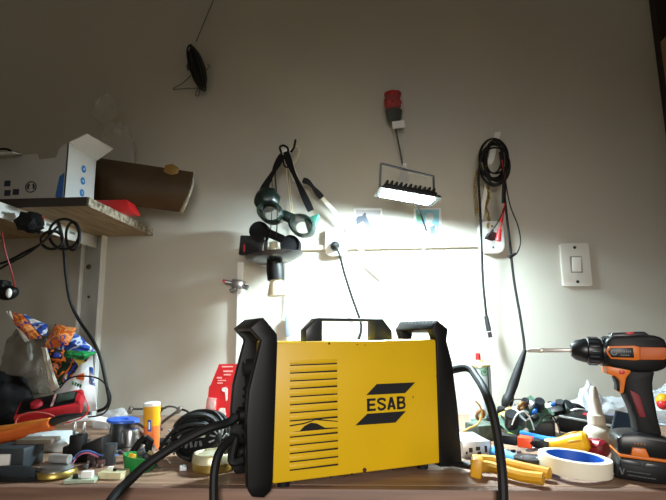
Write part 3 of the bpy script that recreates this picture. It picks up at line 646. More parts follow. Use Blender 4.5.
# ---------------------------------------------------------------- left bench: bags, meter, pliers
t = thing('snack_bag', 'torn colourful snack bag in orange, blue and green standing against the wall', 'snack bag', G(65, 418))
def quad(pa, pb, pc, pd, Y, Y2=None, bulge=.012, seed=0, rough=.006):
    Y += .035; Y2 = (Y2 + .035) if Y2 else Y2
    A, B, C_, D_ = [P(x, y, Y if k < 2 else (Y2 or Y)) for k, (x, y) in enumerate((pa, pb, pc, pd))]
    def f(u, v):
        q_ = A.lerp(B, u).lerp(D_.lerp(C_, u), v)
        n_ = noise.noise(Vector((u * 3 + seed, v * 3, seed))) * rough + .5 * rough * noise.noise(Vector((u * 8 + seed, v * 8, seed)))
        q_.y -= bulge * math.sin(u * math.pi) * math.sin(v * math.pi) + n_; return q_
    return f
OR = patches('orange_print', ['#d9691f', '#2f3a8f', '#e07a2a', '#e8a060', '#c95a1a'], 38)
BL = patches('blue_print', ['#2c49a8', '#c9d3e6', '#2f55b5', '#6c88cc', '#e8eaf0'], 30)
GR = patches('green_print', ['#168045', '#0f5a30', '#22a058'], 25)
INN = patches('inner_print', ['#0f2a1c', '#d9691f', '#16181c', '#2c3aa0', '#c9b04a'], 30)
WBAG = patches('white_bag_print', ['#d6dade', '#dfe3e6', '#dfe3e6', '#e2e5e8', '#d2d8dc'], 16, .35)
MB().sheet(quad((58, 382), (92, 353), (97, 411), (50, 414), 1.10, 1.09, .022), 12, 12, .0015).done('white_body', WBAG, t)
MB().sheet(quad((6, 311), (22, 314), (42, 338), (25, 340), 1.13, 1.12, .01, 1), 8, 8, .0015).done('orange_corner', OR, t)
MB().sheet(quad((21, 313), (48, 325), (46, 336), (38, 334), 1.135, 1.13, .008, 2), 8, 8, .0015).done('blue_corner', BL, t)
MB().sheet(quad((55, 324), (77, 328), (68, 345), (42, 350), 1.10, 1.09, .012, 3), 8, 8, .0015).done('orange_flap', OR, t)
MB().sheet(quad((74, 331), (90, 345), (96, 352), (58, 350), 1.12, 1.10, .01, 4), 8, 8, .0015).done('blue_flap', BL, t)
MB().sheet(quad((67, 350), (98, 352), (84, 360), (66, 357), 1.072, 1.068, .012, 5), 8, 8, .0015).done('green_flap', GR, t)
MB().sheet(quad((44, 348), (94, 352), (64, 388), (53, 386), 1.095, 1.09, .0, 6, .012), 10, 10, .0015).done('dark_inside', INN, t)
MB().sheet(quad((41, 347), (47, 348), (59, 388), (51, 392), 1.075, 1.075, .006, 7), 4, 10, .0015).done('left_seam', mat('bag_seam', '#b9b2a4', .5), t)
MB().sheet(quad((6, 311), (10, 311), (29, 341), (25, 342), 1.128, 1.118, .004, 8), 3, 8, .0015).done('top_seam', mat('bag_seam_white', '#d5cfc4', .5), t)
p = MB()
for k, (px, py) in enumerate([(73, 381), (75.5, 382), (78, 383), (80.5, 384)]): p.box(P(px, py + 2, 1.098), (.0035, .002, .007), rot=(0, 14 + 8 * (k % 2), 0))
p.done('green_letter_marks', GR, t)
MB().sheet(quad((77, 375), (84, 373), (84, 380), (76, 379), 1.070, 1.068, .002, 1, .001), 3, 3, .001).done('orange_spot', ORG, t)
MB().sheet(quad((89, 367), (93, 367), (95, 386), (89, 384), 1.083, 1.078, .002, 3, .001), 3, 4, .001).done('blue_spot', BL, t)
tag(MB().ball(P(28, 368, 1.225), (.125, .06, .19), sub=4, crumple=.3, fr=3.5, seed=11, floor=.001).ball(P(34, 388, 1.215), (.09, .05, .08), sub=3, crumple=.4, fr=4, seed=5, floor=.002).ball(P(30, 405, 1.215), (.13, .06, .09), sub=3, crumple=.3, fr=4, seed=6, floor=.001).done('plastic_bag', mat('brown_film', '#6f665a', .35, alpha=.55)), 'crumpled brownish see-through plastic bag left of the snack bag', 'plastic bag')
tag(MB().ball(P(-4, 402, 1.105), (.14, .08, .125), sub=4, crumple=.22, fr=3, seed=21, floor=.001).ball(P(12, 419, 1.10), (.10, .06, .04), sub=3, crumple=.3, fr=3, seed=22, floor=.001).done('black_bag', mat('black_film', '#060607', .7, spec=.2)), 'black bag lying at the left edge behind the orange pliers', 'bag')
TM = frame(P(50, 405, 1.05), 16, 30, -10)
t = thing('multimeter', 'red and black digital multimeter lying tilted in front of the snack bag', 'multimeter', TM)
MB(TM).box((0, 0, -.008), (.124, .058, .030), bev=.006).done('red_case', mat('meter_red', '#ad1d28', .45), t)
MB(TM).box((-.002, .001, .007), (.108, .044, .004), bev=.0015).done('black_face', BLK, t)
MB(TM).box((.032, .004, .0095), (.034, .028, .002), bev=.0005).done('screen', mat('lcd_screen', '#3c4a43', .2), t)
MB(TM).lathe([(0, .008), (.010, .007), (.012, 0), (0, 0)], Matrix.Translation((-.022, -.004, .009))).done('dial', DRED, t)
MB(TM).box((.009, .0, .0096), (.004, .040, .0015)).done('face_stripe', mat('pink_stripe', '#b98a88', .5), t)
cable('test_lead', [P(74, 391, 1.03), P(82, 393, 1.03), P(87, 402, 1.03), P(88, 412, 1.03), P(78, 420, 1.02), P(66, 423, 1.01)], .0016, RED, 'thin red meter lead looping down from the multimeter', 'test lead', 6)
cable('test_lead', [P(60, 388, 1.05), P(68, 379, 1.04), P(80, 376, 1.04), P(98, 378, 1.03), P(108, 388, 1.02), P(111, 400, 1.02), P(104, 414, 1.02), P(88, 417, 1.02)], .0016, BLKR, 'thin black meter lead arching over the front of the snack bag', 'test lead', 6)
cable('test_lead', [P(15, 425, .99), P(19, 416, .99), P(33, 412, .985), P(50, 414, .985), P(58, 419, .985)], .0013, mat('pale_red_wire', '#c06a62', .5), 'pale red wire looping above the orange pliers handles', 'wire', 6)
TPL = 1
t = thing('pliers', 'orange-handled pliers with dark jaws lying at the left edge of the bench', 'pliers', G(30, 440))
OR2 = mat('orange_grip', '#d9692a', .45, noi=.12)
MB().tube([P(-14, 440, .965), P(8, 436, .965), P(30, 431, .965), P(47, 426, .965), P(52, 424, .965)], [.012, .0135, .014, .0145, .013], 12, flat=(.8, 1)).done('handle', OR2, t)
MB().tube([P(-14, 431, .99), P(10, 428, .99), P(32, 424, .985), P(50, 421, .98)], [.010, .010, .010, .009], 12, flat=(.7, 1)).done('handle', mat('orange_grip_light', '#e08a35', .45, noi=.1), t)
MB().tube([P(50, 423.5, .97), P(57, 420, .97), P(66, 417.5, .97), P(84, 414.5, .97)], [.013, .014, .012, .004], 10, flat=(.6, 1)).done('jaws', mat('dark_steel', '#4a4d50', .35, .9), t)
tag(MB().sheet(lambda u, v: P(64 + 44 * u, 425.5 - 1.5 * u - 4 * math.sin(u * 3), 1.01) * (1 - v) + P(70 + 40 * u, 420 - 4.5 * math.sin(u * 3), 1.045) * v, 10, 4, .0012).done('folded_paper', PAPER), 'white folded sheet of paper lying behind the black charger', 'paper')
tag(MB().ball(G(52, 450) + Vector((0, .01, .010)), (.115, .06, .042), sub=4, crumple=.18, fr=3, seed=31, floor=.0005).done('white_bag', mat('white_film', '#cfd8dc', .35)), 'small white plastic bag lying left of the black charger', 'plastic bag')
# charger
TC = frame(G(77, 461), 6)
t = thing('charger', 'black plug-in charger standing with its two metal prongs pointing up', 'charger', TC)
MB(TC).box((.0, 0, .021), (.022, .022, .042), bev=.003).box((-.012, .004, .012), (.02, .022, .024), bev=.003).done('plug_block', BLK, t)
MB(TC).prism([(.010, 0), (.042, 0), (.042, .038), (.010, .026)], -.012, .020, bev=.002).done('transformer_body', BLK, t)
for x in (-.0075, .0075): MB(TC).tube([(x, 0, .042), (x, 0, .058), (x, 0, .0605)], [.0027, .0027, .001], 10, sm=False).done('prong', SIL, t)
# paler box, pouch, lid, boards at the front left
a = G(10, 471)
t = thing('small_adapter', 'small grey and white box at the left edge above the black pouch', 'box', a)
MB().box(a + Vector((-.014, .03, .0155)), (.060, .05, .031), bev=.002).done('dark_body', mat('slate_box', '#2b3238', .5), t)
MB().box(a + Vector((-.022, .0045, .013)), (.036, .004, .020), bev=.001).done('white_face', WHT, t)
tag(MB().box(a + Vector((.010, .048, .0345)), (.055, .03, .007), rot=(0, 0, 4), bev=.001).done('wood_offcut', mat('weathered_scrap', '#6b5f52', .8, noi=.5, scale=50)), 'weathered flat scrap lying on the small grey and white box', 'scrap')
tag(MB().ball(G(8, 482) + Vector((0, .02, .004)), (.10, .05, .022), rot=(0, 3, -6), sub=4, crumple=.12, fr=3, seed=41, floor=.0005).done('black_pouch', BLKM), 'flat black pouch at the left front corner of the bench', 'pouch')
TL2 = frame(G(48, 480) + Vector((0, .018, .0)), 0)
t = thing('tin_lid', 'shiny brass-edged round tin lid lying beside the black pouch', 'lid', TL2)
MB(TL2).lathe([(0, 0), (.024, 0), (.0285, .003), (.0285, .006), (.026, .010), (0, .010)]).done('brass_rim', BRASS, t)
MB(TL2).lathe([(0, .0155), (.020, .0155), (.0245, .012), (.0245, .010), (0, .010)]).done('silver_top', SIL, t)
a = TL2 @ Vector((.002, .012, .023))
tag(MB().cyl(a + Vector((-.018, 0, -.001)), a + Vector((.012, -.004, -.001)), .0065, seg=14).done('grey_rod', mat('rough_grey', '#8d8d8b', .7, noi=.3, scale=80)), 'short rough grey rod resting on the shiny tin lid', 'rod')
def board(T_, w_, d_, comps, label, col=PCB, th=.0016, seed=0, name='circuit_board', cs=1.0):
    rn = random.Random(seed)
    t_ = thing(name, label, 'circuit board', T_)
    MB(T_).box((0, 0, th / 2), (w_, d_, th)).done('board', col, t_)
    if w_ > .05:
        comps = list(comps) + [(rn.choice(['blk', 'wht', 'blk', 'cap', 'tan', 'fin']), rn.uniform(-.46, .46) * w_, rn.uniform(-.46, .46) * d_, rn.uniform(.0022, .0045)) for _ in range(16)]
    for (kind, x, y, s_) in comps:
        s_ *= cs
        if kind == 'cap':
            MB(T_).lathe([(0, th), (s_, th), (s_, s_ * 2.3), (s_ * .85, s_ * 2.5), (0, s_ * 2.45)], Matrix.Translation((x, y, 0)), 14).done('capacitor', mat('capacitor_black', '#16181d', .35), t_)
        elif kind == 'bluecap':
            MB(T_).ball((x, y, th + s_), (s_ * 2, s_ * 1.2, s_ * 2.2), sub=2).done('blue_capacitor', BLU, t_)
        elif kind == 'ind':
            MB(T_).box((x, y, th + s_ * .8), (s_ * 2.2, s_ * 1.8, s_ * 1.6), bev=s_ * .15).done('transformer', mat('transformer_yellow', '#b7a24a', .5), t_)
        elif kind == 'blk':
            MB(T_).box((x, y, th + s_ * .8), (s_ * 2, s_ * 1.4, s_ * 1.6), bev=s_ * .12).done('black_block', BLK, t_)
        elif kind == 'tan':
            MB(T_).box((x, y, th + s_ * .7), (s_ * 2.4, s_ * 1.6, s_ * 1.4), bev=s_ * .12).done('tan_part', mat('tan_component', '#a08a5a', .5), t_)
        elif kind == 'wht':
            MB(T_).box((x, y, th + s_ * .7), (s_ * 2.4, s_ * 1.6, s_ * 1.4), bev=s_ * .12).done('white_connector', WHT, t_)
        elif kind == 'fin':
            MB(T_).box((x, y, th + s_ * 1.4), (s_ * .5, s_ * 2.4, s_ * 2.8)).done('heat_sink', mat('sink_aluminium', '#a7adb0', .35, .9), t_)
        elif kind == 'ring':
            MB(T_).tube([(x + s_ * math.cos(a_), y, th + s_ * 1.35 + s_ * math.sin(a_)) for a_ in [i * math.pi / 5 for i in range(10)]], s_ * .35, 8, closed=True, n=3).done('coil_ring', mat('copper_wire', '#8a5a32', .4, .5), t_)
    return t_
b1_ = board(frame(G(77, 484) + Vector((0, .014, .0005)), 8), .040, .026, [('wht', .006, .0, .006), ('blk', -.009, -.003, .003), ('blk', -.013, .006, .0025)], 'tiny circuit board with a white connector at the front left bench edge', mat('pale_board', '#a9b6a0', .5, noi=.3, scale=120), .004)
board(frame(G(109, 480) + Vector((0, .014, .0005)), -5), .034, .024, [('blk', .002, -.002, .002), ('wht', -.008, .004, .003)], 'tiny cream circuit module left of the green cup', mat('cream_board', '#c9c09a', .5, noi=.2, scale=90), .0085)
cable('jumper_wire', [G(66, 474) + Vector((0, .01, .008)), P(73, 459, .80), P(80, 452, .80), P(90, 451, .80), P(100, 455, .80), P(110, 456, .80), P(118, 455, .81)], .0014, mat('pale_blue_wire', '#5876b8', .4), 'thin blue wire arching in front of the black charger', 'wire', 6)
cable('jumper_wire', [G(67, 475) + Vector((0, .006, .006)), P(74, 461, .79), P(80, 454.5, .79), P(89, 453, .79), P(98, 457, .79)], .0013, mat('pink_wire', '#b8607a', .4), 'thin pink wire running beside the blue wire by the charger', 'wire', 6)
for k, (px, py, s_, lab) in enumerate([(91, 466, .008, 'small dark brown electronic part in front of the charger'), (99, 468, .006, 'tiny reddish electronic part left of the grey block')]):
    a = G(px, py)
    t = thing('electronic_part', lab, 'electronic part', a)
    MB().box(a + Vector((0, .006, s_ * .9)), (s_ * 1.9, s_ * 1.5, s_ * 1.8), rot=(0, 0, 20 * k - 10), bev=.0015).done('core', mat('brown_part' + str(k), ['#3a2c2c', '#5a3434'][k], .5, noi=.5, scale=150), t)
    for x in (-.5, .5): MB().box(a + Vector((x * s_ * 1.2, .002, s_ * .5)), (s_ * .5, s_ * .7, s_ * .9), bev=.001).done('terminal', mat('terminal_grey', '#77706c', .5), t)
tag(MB().box(G(107, 466) + Vector((0, .008, .016)), (.016, .016, .032), rot=(0, 4, 10), bev=.002).done('relay', mat('dark_slate', '#262e33', .5)), 'upright dark grey relay block behind the cream circuit module', 'relay')
# spool, cylinder, tweezers
a = G(120, 447)
TS = frame(a, 0, 0, 4)
t = thing('solder_spool', 'spool of solder with a bright blue rim behind the black charger', 'spool', TS)
MB(TS).lathe([(0, .046), (.010, .046), (.010, .049), (.0275, .049), (.0285, .047), (.0285, .045), (.020, .043), (0, .043)]).done('blue_rim', mat('spool_blue', '#2f62c8', .35), t)
MB(TS).lathe([(0, .002), (.021, .002), (.0215, .004), (.0205, .010), (.0215, .016), (.0205, .022), (.0215, .028), (.0205, .034), (.021, .043), (0, .043)]).done('solder_wire', mat('dull_solder', '#5f6468', .35, .9), t)
MB(TS).lathe([(0, 0), (.026, 0), (.026, .002), (0, .002)]).done('lower_rim', mat('spool_dark', '#22262c', .4), t)
a = G(130, 452)
t = thing('metal_canister', 'small silver metal cylinder standing against the blue-rimmed spool', 'canister', a)
MB().lathe([(0, 0), (.0145, 0), (.015, .002), (.015, .034), (.0135, .038), (0, .038)], Matrix.Translation(a)).done('can', SIL, t)
MB().lathe([(.0152, .010), (.0158, .011), (.0152, .012)], Matrix.Translation(a)).done('ridge', DSIL, t)
tag(MB().tube([P(133, 430, .90), P(142, 441, .88), P(152, 452, .86)], .0034, 8).tube([P(137, 429, .91), P(146, 439, .89), P(155, 449, .87)], .0028, 8).done('tweezers', SIL), 'silver tweezers leaning down to the right of the metal cylinder', 'tweezers')
a = G(152, 449)
TS = frame(a, 0, 0, -3) @ Matrix.Diagonal((.95, .95, .88, 1))
t = thing('glue_tube', 'yellow and orange glue stick tube standing upright by the wall', 'glue stick', TS)
MB(TS).lathe([(0, 0), (.0125, 0), (.013, .002), (.0148, .046), (0, .046)]).done('orange_sleeve', mat('orange_sleeve', '#e8763a', .4), t)
MB(TS).lathe([(0, .046), (.0148, .046), (.0155, .084), (0, .084)]).done('yellow_sleeve', mat('yellow_sleeve', '#e8a818', .4, noi=.12, scale=60), t)
MB(TS).lathe([(0, .084), (.0157, .084), (.0157, .090), (.010, .092), (0, .091)]).done('white_cap', WHT, t)
MB(TS).box((.002, -.0153, .048), (.007, .002, .022), rot=(0, 0, 0), bev=.0005).done('blue_mark', mat('label_blue', '#3b4f9a', .4), t)
MB(TS).box((.002, -.0166, .048), (.003, .001, .014), bev=.0004).done('white_mark', WHT, t)
# helping hand
t = thing('helping_hand', 'bent metal helping-hand stand with clip arms beside the glue stick tube', 'stand', G(152, 440))
p = MB()
Yh = 1.05
p.tube([P(131, 409, Yh), P(142, 409, Yh), P(166, 408, Yh)], .0022, 8, sm=False).tube([P(129, 412, Yh), P(132, 423, Yh), P(138, 424, Yh), P(146, 429, Yh)], .0026, 8).tube([P(158, 426, Yh), P(168, 418, Yh), P(178, 411, Yh)], .003, 8, sm=False).tube([P(158, 416, Yh), P(164, 408, Yh), P(172, 406.5, Yh), P(179, 409, Yh)], .002, 8).tube([P(158, 405, Yh), P(159, 420, Yh), P(158, 424, Yh) * .3 + G(158, 446) * .7 + Vector((0, .016, .014))], .0026, 8)
p.done('arms', DSIL, t)
MB().tube([P(180, 409, Yh), P(188, 412, Yh), P(193, 421, Yh), P(198, 431, Yh)], .0022, 8).done('black_lead', BLKR, t)
for px, py, w_, a_ in ((130.5, 410, .014, 20), (179, 410, .016, 35), (159, 405, .008, 0)): MB().box(P(px, py, Yh), (.009, .009, w_), rot=(0, a_, 0), bev=.002).done('clip', mat('clip_steel', '#8d8a84', .35, .8), t)
MB().box(G(158, 446) + Vector((0, .02, .0037)), (.07, .04, .006), bev=.002).done('base', BLKM, t)
# black clamp + green cup
t = thing('spring_clip', 'black forked spring clip with a silver inside in front of the glue tube', 'clip', G(142, 458))
MB().tube([P(131, 455, .83), P(139, 443, .83), P(146, 437, .83)], .0055, 6, sm=False, flat=(1, .6)).tube([P(146, 437, .83), P(151, 441, .83), P(148, 452, .83)], .005, 6, sm=False, flat=(1, .6)).tube([P(146, 437, .83), P(144, 450, .84)], .004, 6, sm=False).done('jaws', BLK, t)
MB().box(P(140, 452, .825), (.007, .004, .026), rot=(0, 24, 0), bev=.001).done('silver_tongue', SIL, t)
TS = frame(G(131, 475) + Vector((0, .022, .0)), 20, 0, 10)
t = thing('green_cup', 'shallow green plastic cup heaped with small parts left of the black cable', 'cup', TS)
MB(TS).lathe([(0, .003), (.017, .003), (.0235, .022), (.0255, .022), (.0245, .016), (.019, .0), (0, 0)]).done('cup_body', GRN, t)
rn = random.Random(5)
for k, (x, y, z, s_, m_, lab) in enumerate([(-.012, -.008, .021, .011, YPL, 'small yellow part on top of the green cup'), (.008, -.004, .022, .012, BLK, 'small black part heaped in the green cup'), (-.001, .006, .025, .013, mat('dark_component', '#2c3236', .5), 'small dark grey part at the back of the green cup'), (.0125, .008, .024, .009, mat('tan_component', '#a08a5a', .5), 'small tan part at the right of the green cup'), (-.006, -.013, .017, .008, SIL, 'small silver part at the front of the green cup')]):
    tag(MB(TS).box((x, y, z), (s_, s_ * .8, s_ * .7), rot=(rn.uniform(-25, 25), rn.uniform(-25, 25), rn.uniform(0, 90)), bev=.0015).done('electronic_part', m_), lab, 'electronic part')
# coil of black cable
TK = frame(G(190, 467) + Vector((0, .045, 0)), 0)
t = thing('cable_coil', 'tangled black cable coil with silver windings behind the brass tin', 'cable coil', TK)
p = MB(TK); rn = random.Random(8)
for k in range(15):
    rx, rz_ = .038 + rn.uniform(-.006, .006), .026 + rn.uniform(-.004, .008)
    y0_ = rn.uniform(-.026, .026); tl__ = rn.uniform(-.25, .25); zc_ = rz_ + .006 + rn.uniform(0, .004)
    p.tube([(rx * math.cos(a_) + rn.uniform(-.002, .002), y0_ + .01 * math.sin(a_ * 2 + k), zc_ + rz_ * math.sin(a_) + tl__ * .02 * math.cos(a_)) for a_ in [i * math.pi / 5 for i in range(10)]], .0036, 6, closed=True, n=4)
p.done('loops', BLKR, t)
MB(TK).box((0, .0, .030), (.062, .046, .046), bev=.012).done('core', BLKM, t)
for sx in (-1, 1):
    p = MB(TK)
    for k in range(12):
        a_ = k * math.pi / 6
        p.box((sx * (.034 + .004 * (sx > 0)) + .011 * math.cos(a_), -.026, .034 + .016 * math.sin(a_)), (.0022, .003, .009), rot=(0, math.degrees(-a_) + 70, 0))
    p.done('silver_winding', mat('winding_silver', '#a9adb8', .35, .7), t)
MB(TK).box((.0, -.029, .042), (.034, .004, .005), rot=(0, -4, 0)).done('white_label', mat('mint_label', '#b9cdc2', .5), t)
p = MB(TK)
for k in range(4): p.box((-.012 + k * .0075, -.0295, .028 + .001 * k), (.004, .002, .008), rot=(0, 12 * (-1) ** k, 0))
p.done('pale_scratches', mat('dim_grey_mark', '#5d6064', .5), t)
cable('loose_cable', [P(160, 449, .79), P(170, 434, .785), P(184, 426, .785), P(198, 424, .79), P(210, 426, .80), P(220, 432, .82)], .0028, BLKR, 'thin black cable arching over the top of the tangled coil', 'cable', 8)
tag(MB().ball(G(200, 447) + Vector((0, .02, .026)), (.05, .04, .06), sub=3, crumple=.35, fr=4, seed=51, floor=.0005).done('plastic_scrap', mat('pale_scrap', '#c6ccd0', .4)), 'crumpled pale plastic scrap between the cable coil and red package', 'plastic scrap')
# brass tin
TT = frame(G(207, 475) + Vector((0, .03, 0)), 0)
t = thing('brass_tin', 'low round brass tin with a worn pale lid left of the welder', 'tin', TT)
MB(TT).lathe([(0, 0), (.029, 0), (.031, .002), (.031, .013), (0, .013)], seg=36).done('tin_body', BRASS, t)
MB(TT).lathe([(0, .0235), (.024, .0232), (.026, .025), (.0285, .025), (.030, .023), (.0315, .014), (.0315, .0125), (0, .0125)], seg=36).done('lid', mat('pale_brass', '#b9ad7e', .4, .6, noi=.35, scale=60, col2='#e0dcc4'), t)
# red package
Yp = 1.17
TP = frame((0, Yp, 0))
t = thing('blister_pack', 'red hanging card pack with white pictures behind the welder at left', 'package', P(218, 410, Yp))
RC = mat('red_card', '#c4161f', .4, noi=.06)
MB(TP).prism([*px_poly(TP, [(219, 364), (240, 364), (240, 380), (238, 420)]), (P(238, 420, Yp).x, .001), (P(204, 423, Yp).x, .001), *px_poly(TP, [(205.5, 420), (209, 387), (211, 384)])], 0, .003).done('card', RC, t)
MB(TP).prism(px_poly(TP, [(208.5, 397), (217, 398), (215, 422), (205, 422)]), -.012, .0, bev=.002).done('blister', mat('blister_grey', '#a9a6a4', .25, noi=.5, scale=120, col2='#c0504a'), t)
for pts in ([(222, 388), (226, 387), (228, 390), (227.5, 400), (226, 401), (225, 392), (222, 391)], [(218, 412), (220, 408), (225, 408), (226, 415), (224, 419), (219, 419)]):
    MB(TP).prism(px_poly(TP, pts), -.001, .0005).done('white_picture', mat('picture_white', '#e3dedc', .5, noi=.3, scale=200), t)
p = MB(TP)
for (x0_, y0_, x1_, y1_) in ((222, 366, 233, 367.2), (223.5, 370.5, 233, 372), (224, 374, 231, 375.4), (217, 377, 222, 378.5), (218, 380, 226, 381), (217.5, 382.5, 223, 383.6)):
    p.prism(px_poly(TP, [(x0_, y0_), (x1_, y0_), (x1_ - .3, y1_), (x0_ - .3, y1_)]), -.0006, .0005)
p.done('print_lines', mat('print_pink', '#e6a6a4', .5), t)
# small bits beside welder
a = G(216, 452)
t = thing('grey_connector', 'small grey cylinder connector behind the brass tin', 'connector', a)
MB().lathe([(0, 0), (.011, 0), (.012, .003), (.012, .020), (.010, .026), (0, .026)], Matrix.Translation(a + Vector((0, .012, 0)))).done('barrel', mat('mid_grey_plastic', '#6a6e74', .45), t)
MB().lathe([(0, .026), (.013, .026), (.016, .034), (.010, .040), (0, .040)], Matrix.Translation(a + Vector((.006, .012, 0)))).done('knob', BLK, t)
cable('loose_wire', [P(222, 446, .86), P(227, 438, .86), P(231, 442, .86), P(229, 450, .85), P(235, 455, .85)], .0014, RED, 'short curly red wire between the brass tin and the welder', 'wire', 6)
a = G(231, 474)
t = thing('dark_fitting', 'dark oily metal fitting beside the front foot of the welder', 'fitting', a)
MB().ball(a + Vector((-.004, .03, .017)), (.034, .03, .032), sub=3, crumple=.3, fr=5, seed=61, floor=.0006).done('lump', mat('oily_metal', '#23241c', .35, .5, noi=.6, scale=90, col2='#6b6446'), t)
tag(MB().ball(P(112, 421, 1.12), (.075, .05, .05), sub=4, crumple=.3, fr=3.5, seed=91, floor=.001).done('plastic_wrap', CLEARBAG), 'crumpled clear plastic wrap against the wall behind the blue-rimmed spool', 'plastic wrap')
for k, (pts, r_, m_, lab) in enumerate([
    ([G(150, 464), P(154, 458, .85), P(160, 452, .86), P(166, 458, .84), G(170, 464)], .0012, mat('thin_white_wire', '#c9c9c4', .5), 'thin white wire curl between the green cup and the tangled coil'),
    ([G(112, 459), P(118, 450, .86), P(126, 455, .85), P(130, 462, .83)], .0013, mat('thin_grey_wire', '#8a8f96', .5), 'thin grey wire curl in front of the metal cylinder'),
    ([P(148, 430, .97), P(146, 420, .97), P(150, 418, .97), P(156, 424, .95), P(160, 434, .94)], .0012, BLKR, 'thin black wire hooked over the glue stick tube'),
    ([P(136, 462, .80), P(146, 459, .80), P(154, 462, .80), P(160, 470, .78)], .0012, mat('thin_teal_wire', '#2f6f78', .5), 'thin teal wire curling out of the green cup')]):
    cable('loose_wire', pts, r_, m_, lab, 'wire', 6)
for k, (px, py, w_, h_, m_, lab) in enumerate([
    (152, 465, .012, .008, mat('tan_component', '#a08a5a', .5), 'tiny tan component to the right of the green cup'),
    (113, 455, .010, .012, mat('brown_bit', '#5a4030', .5), 'tiny brown component in front of the solder spool'),
    (134, 451, .010, .010, mat('copper_bit', '#8f5c38', .4, .4), 'small copper-coloured part right of the metal cylinder'),
    (182, 471, .014, .006, mat('pale_bit', '#c3cbd0', .5), 'flat pale chip left of the brass tin'),
    (84, 470, .008, .007, DSIL, 'tiny grey metal bit behind the tiny circuit board')]):
    tag(MB().box(G(px, py) + Vector((0, .004, h_ / 2 + .0005)), (w_, w_ * .7, h_), rot=(0, 0, 37 * k), bev=.001).done('electronic_part', m_), lab, 'electronic part')
# ---------------------------------------------------------------- right bench
a = G(482, 428)
TSp = frame(a, 0)
t = thing('spray_can', 'white spray can with a red nozzle standing behind the right cable', 'spray can', TSp)
zc_ = P(482, 366, a.y).z
r_ = .0245
MB(TSp).lathe([(0, 0), (r_, 0), (r_ + .001, .003), (r_, .006), (r_, zc_ - .006), (r_ - .002, zc_), (0, zc_)], seg=32).done('can_body', mat('can_white', '#aab6ba', .35), t)
MB(TSp).lathe([(0, zc_), (r_ + .0005, zc_ - .001), (r_, zc_ + .003), (.012, zc_ + .009), (.010, zc_ + .013), (0, zc_ + .013)], seg=32).done('gold_shoulder', mat('gold_lacquer', '#c9bf8e', .3, .6), t)
MB(TSp).lathe([(0, zc_ + .012), (.0055, zc_ + .012), (.0055, zc_ + .024), (.0045, zc_ + .027), (0, zc_ + .027)], seg=14).done('red_nozzle', RED, t)
def wrapc(px, py, w_, h_, name, m_, rr=r_ + .0006):
    c_ = P(px, py, a.y - r_); ang0 = math.atan2(-1, 0)
    da = (c_.x - a.x) / r_
    MB(TSp).sheet(lambda u, v: (rr * math.cos(ang0 + da + (u - .5) * w_ / r_), rr * math.sin(ang0 + da + (u - .5) * w_ / r_), c_.z + (v - .5) * h_), 8, 2, .0004).done(name, m_, t)
LGN = mat('label_green', '#3f9a6a', .4)
wrapc(486, 389, .013, .005, 'green_band', LGN)
cc = P(484.5, 372, a.y - r_)
p = MB(TSp)
for k in range(16):
    a_ = k * math.pi / 8; da0 = (cc.x - a.x) / r_
    th_ = -math.pi / 2 + da0 + .0075 * math.cos(a_) / r_
    p.ball(((r_ + .0004) * math.cos(th_), (r_ + .0004) * math.sin(th_), cc.z + .0075 * math.sin(a_)), (.0032, .0022, .0032), sub=1)
th_ = -math.pi / 2 + da0
p.ball(((r_) * math.cos(th_), (r_) * math.sin(th_), cc.z), (.007, .003, .007), sub=2)
p.done('green_ring_logo', LGN, t)
wrapc(489, 384, .0025, .07, 'dark_label_edge', mat('label_dark', '#3c4a52', .4), r_ + .0008)
wrapc(483, 412, .03, .012, 'grey_label_text', mat('label_grey', '#a5b4bc', .4))
# aluminium port box
TA = frame(G(474, 458) + Vector((0, .04, 0)), 8)
t = thing('metal_port_box', 'flat bare metal electronics housing with port holes right of the welder', 'electronics box', TA)
MB(TA).box((0, 0, .0125), (.046, .078, .025), bev=.001).done('housing', mat('dull_aluminium', '#c3c6c8', .38, .7, noi=.1), t)
p = MB(TA)
for (x, z, w_, h_) in ((-.010, .012, .006, .007), (.002, .014, .007, .006), (.004, .007, .006, .005), (.015, .013, .004, .010), (-.017, .008, .003, .004)): p.box((x, -.0392, z), (w_, .0012, h_))
p.done('port_openings', mat('port_dark', '#1c1712', .7), t)
MB(TA).box((.0238, -.02, .014), (.002, .034, .020), rot=(0, 0, 0)).done('copper_side', mat('brown_side', '#7a6450', .5, noi=.5, scale=120), t)
t = thing('ribbon_scrap', 'flat transparent plastic scrap standing behind the metal housing', 'plastic scrap', P(468, 410, 1.0))
cable('loose_wire', [G(458, 437) + Vector((0, 0, .005)), P(463, 432, .96), P(469, 428, .96), P(478, 424, .97), P(482, 414, .98), P(480, 406, .98), P(475, 401, .98)], .0018, mat('mustard_wire', '#b98f3a', .5), 'curly mustard-yellow wire rising behind the metal housing', 'wire', 7)
bpy.data.objects.remove(t)
# knife
kq = [P(496, 437, .885), P(508, 439, .875), P(518, 440.5, .87), P(533, 443, .86), P(549, 447, .85)]
t = thing('utility_knife', 'black utility knife with an orange slider lying behind the yellow pliers', 'knife', G(520, 450))
def bar(aa, bb, ww, hh, name, m_, lift=0):
    d_ = (bb - aa); c_ = (aa + bb) / 2 + Vector((0, 0, lift)); T_ = Matrix.Translation(c_) @ d_.to_track_quat('X', 'Z').to_matrix().to_4x4()
    MB(T_).box((0, 0, 0), (d_.length, ww, hh), bev=.003).done(name, m_, t)
bar(kq[0], kq[2], .020, .015, 'knife_body', BLK)
bar(kq[2], kq[3], .022, .0165, 'orange_slider', mat('bright_orange', '#ee4f1d', .4))
bar(kq[3], kq[4], .018, .012, 'knife_end', BLK, .001)
bar(kq[2].lerp(kq[3], .55) + Vector((0, -.010, .001)), kq[3] + Vector((0, -.010, .001)), .004, .006, 'slider_notch', BLKM)
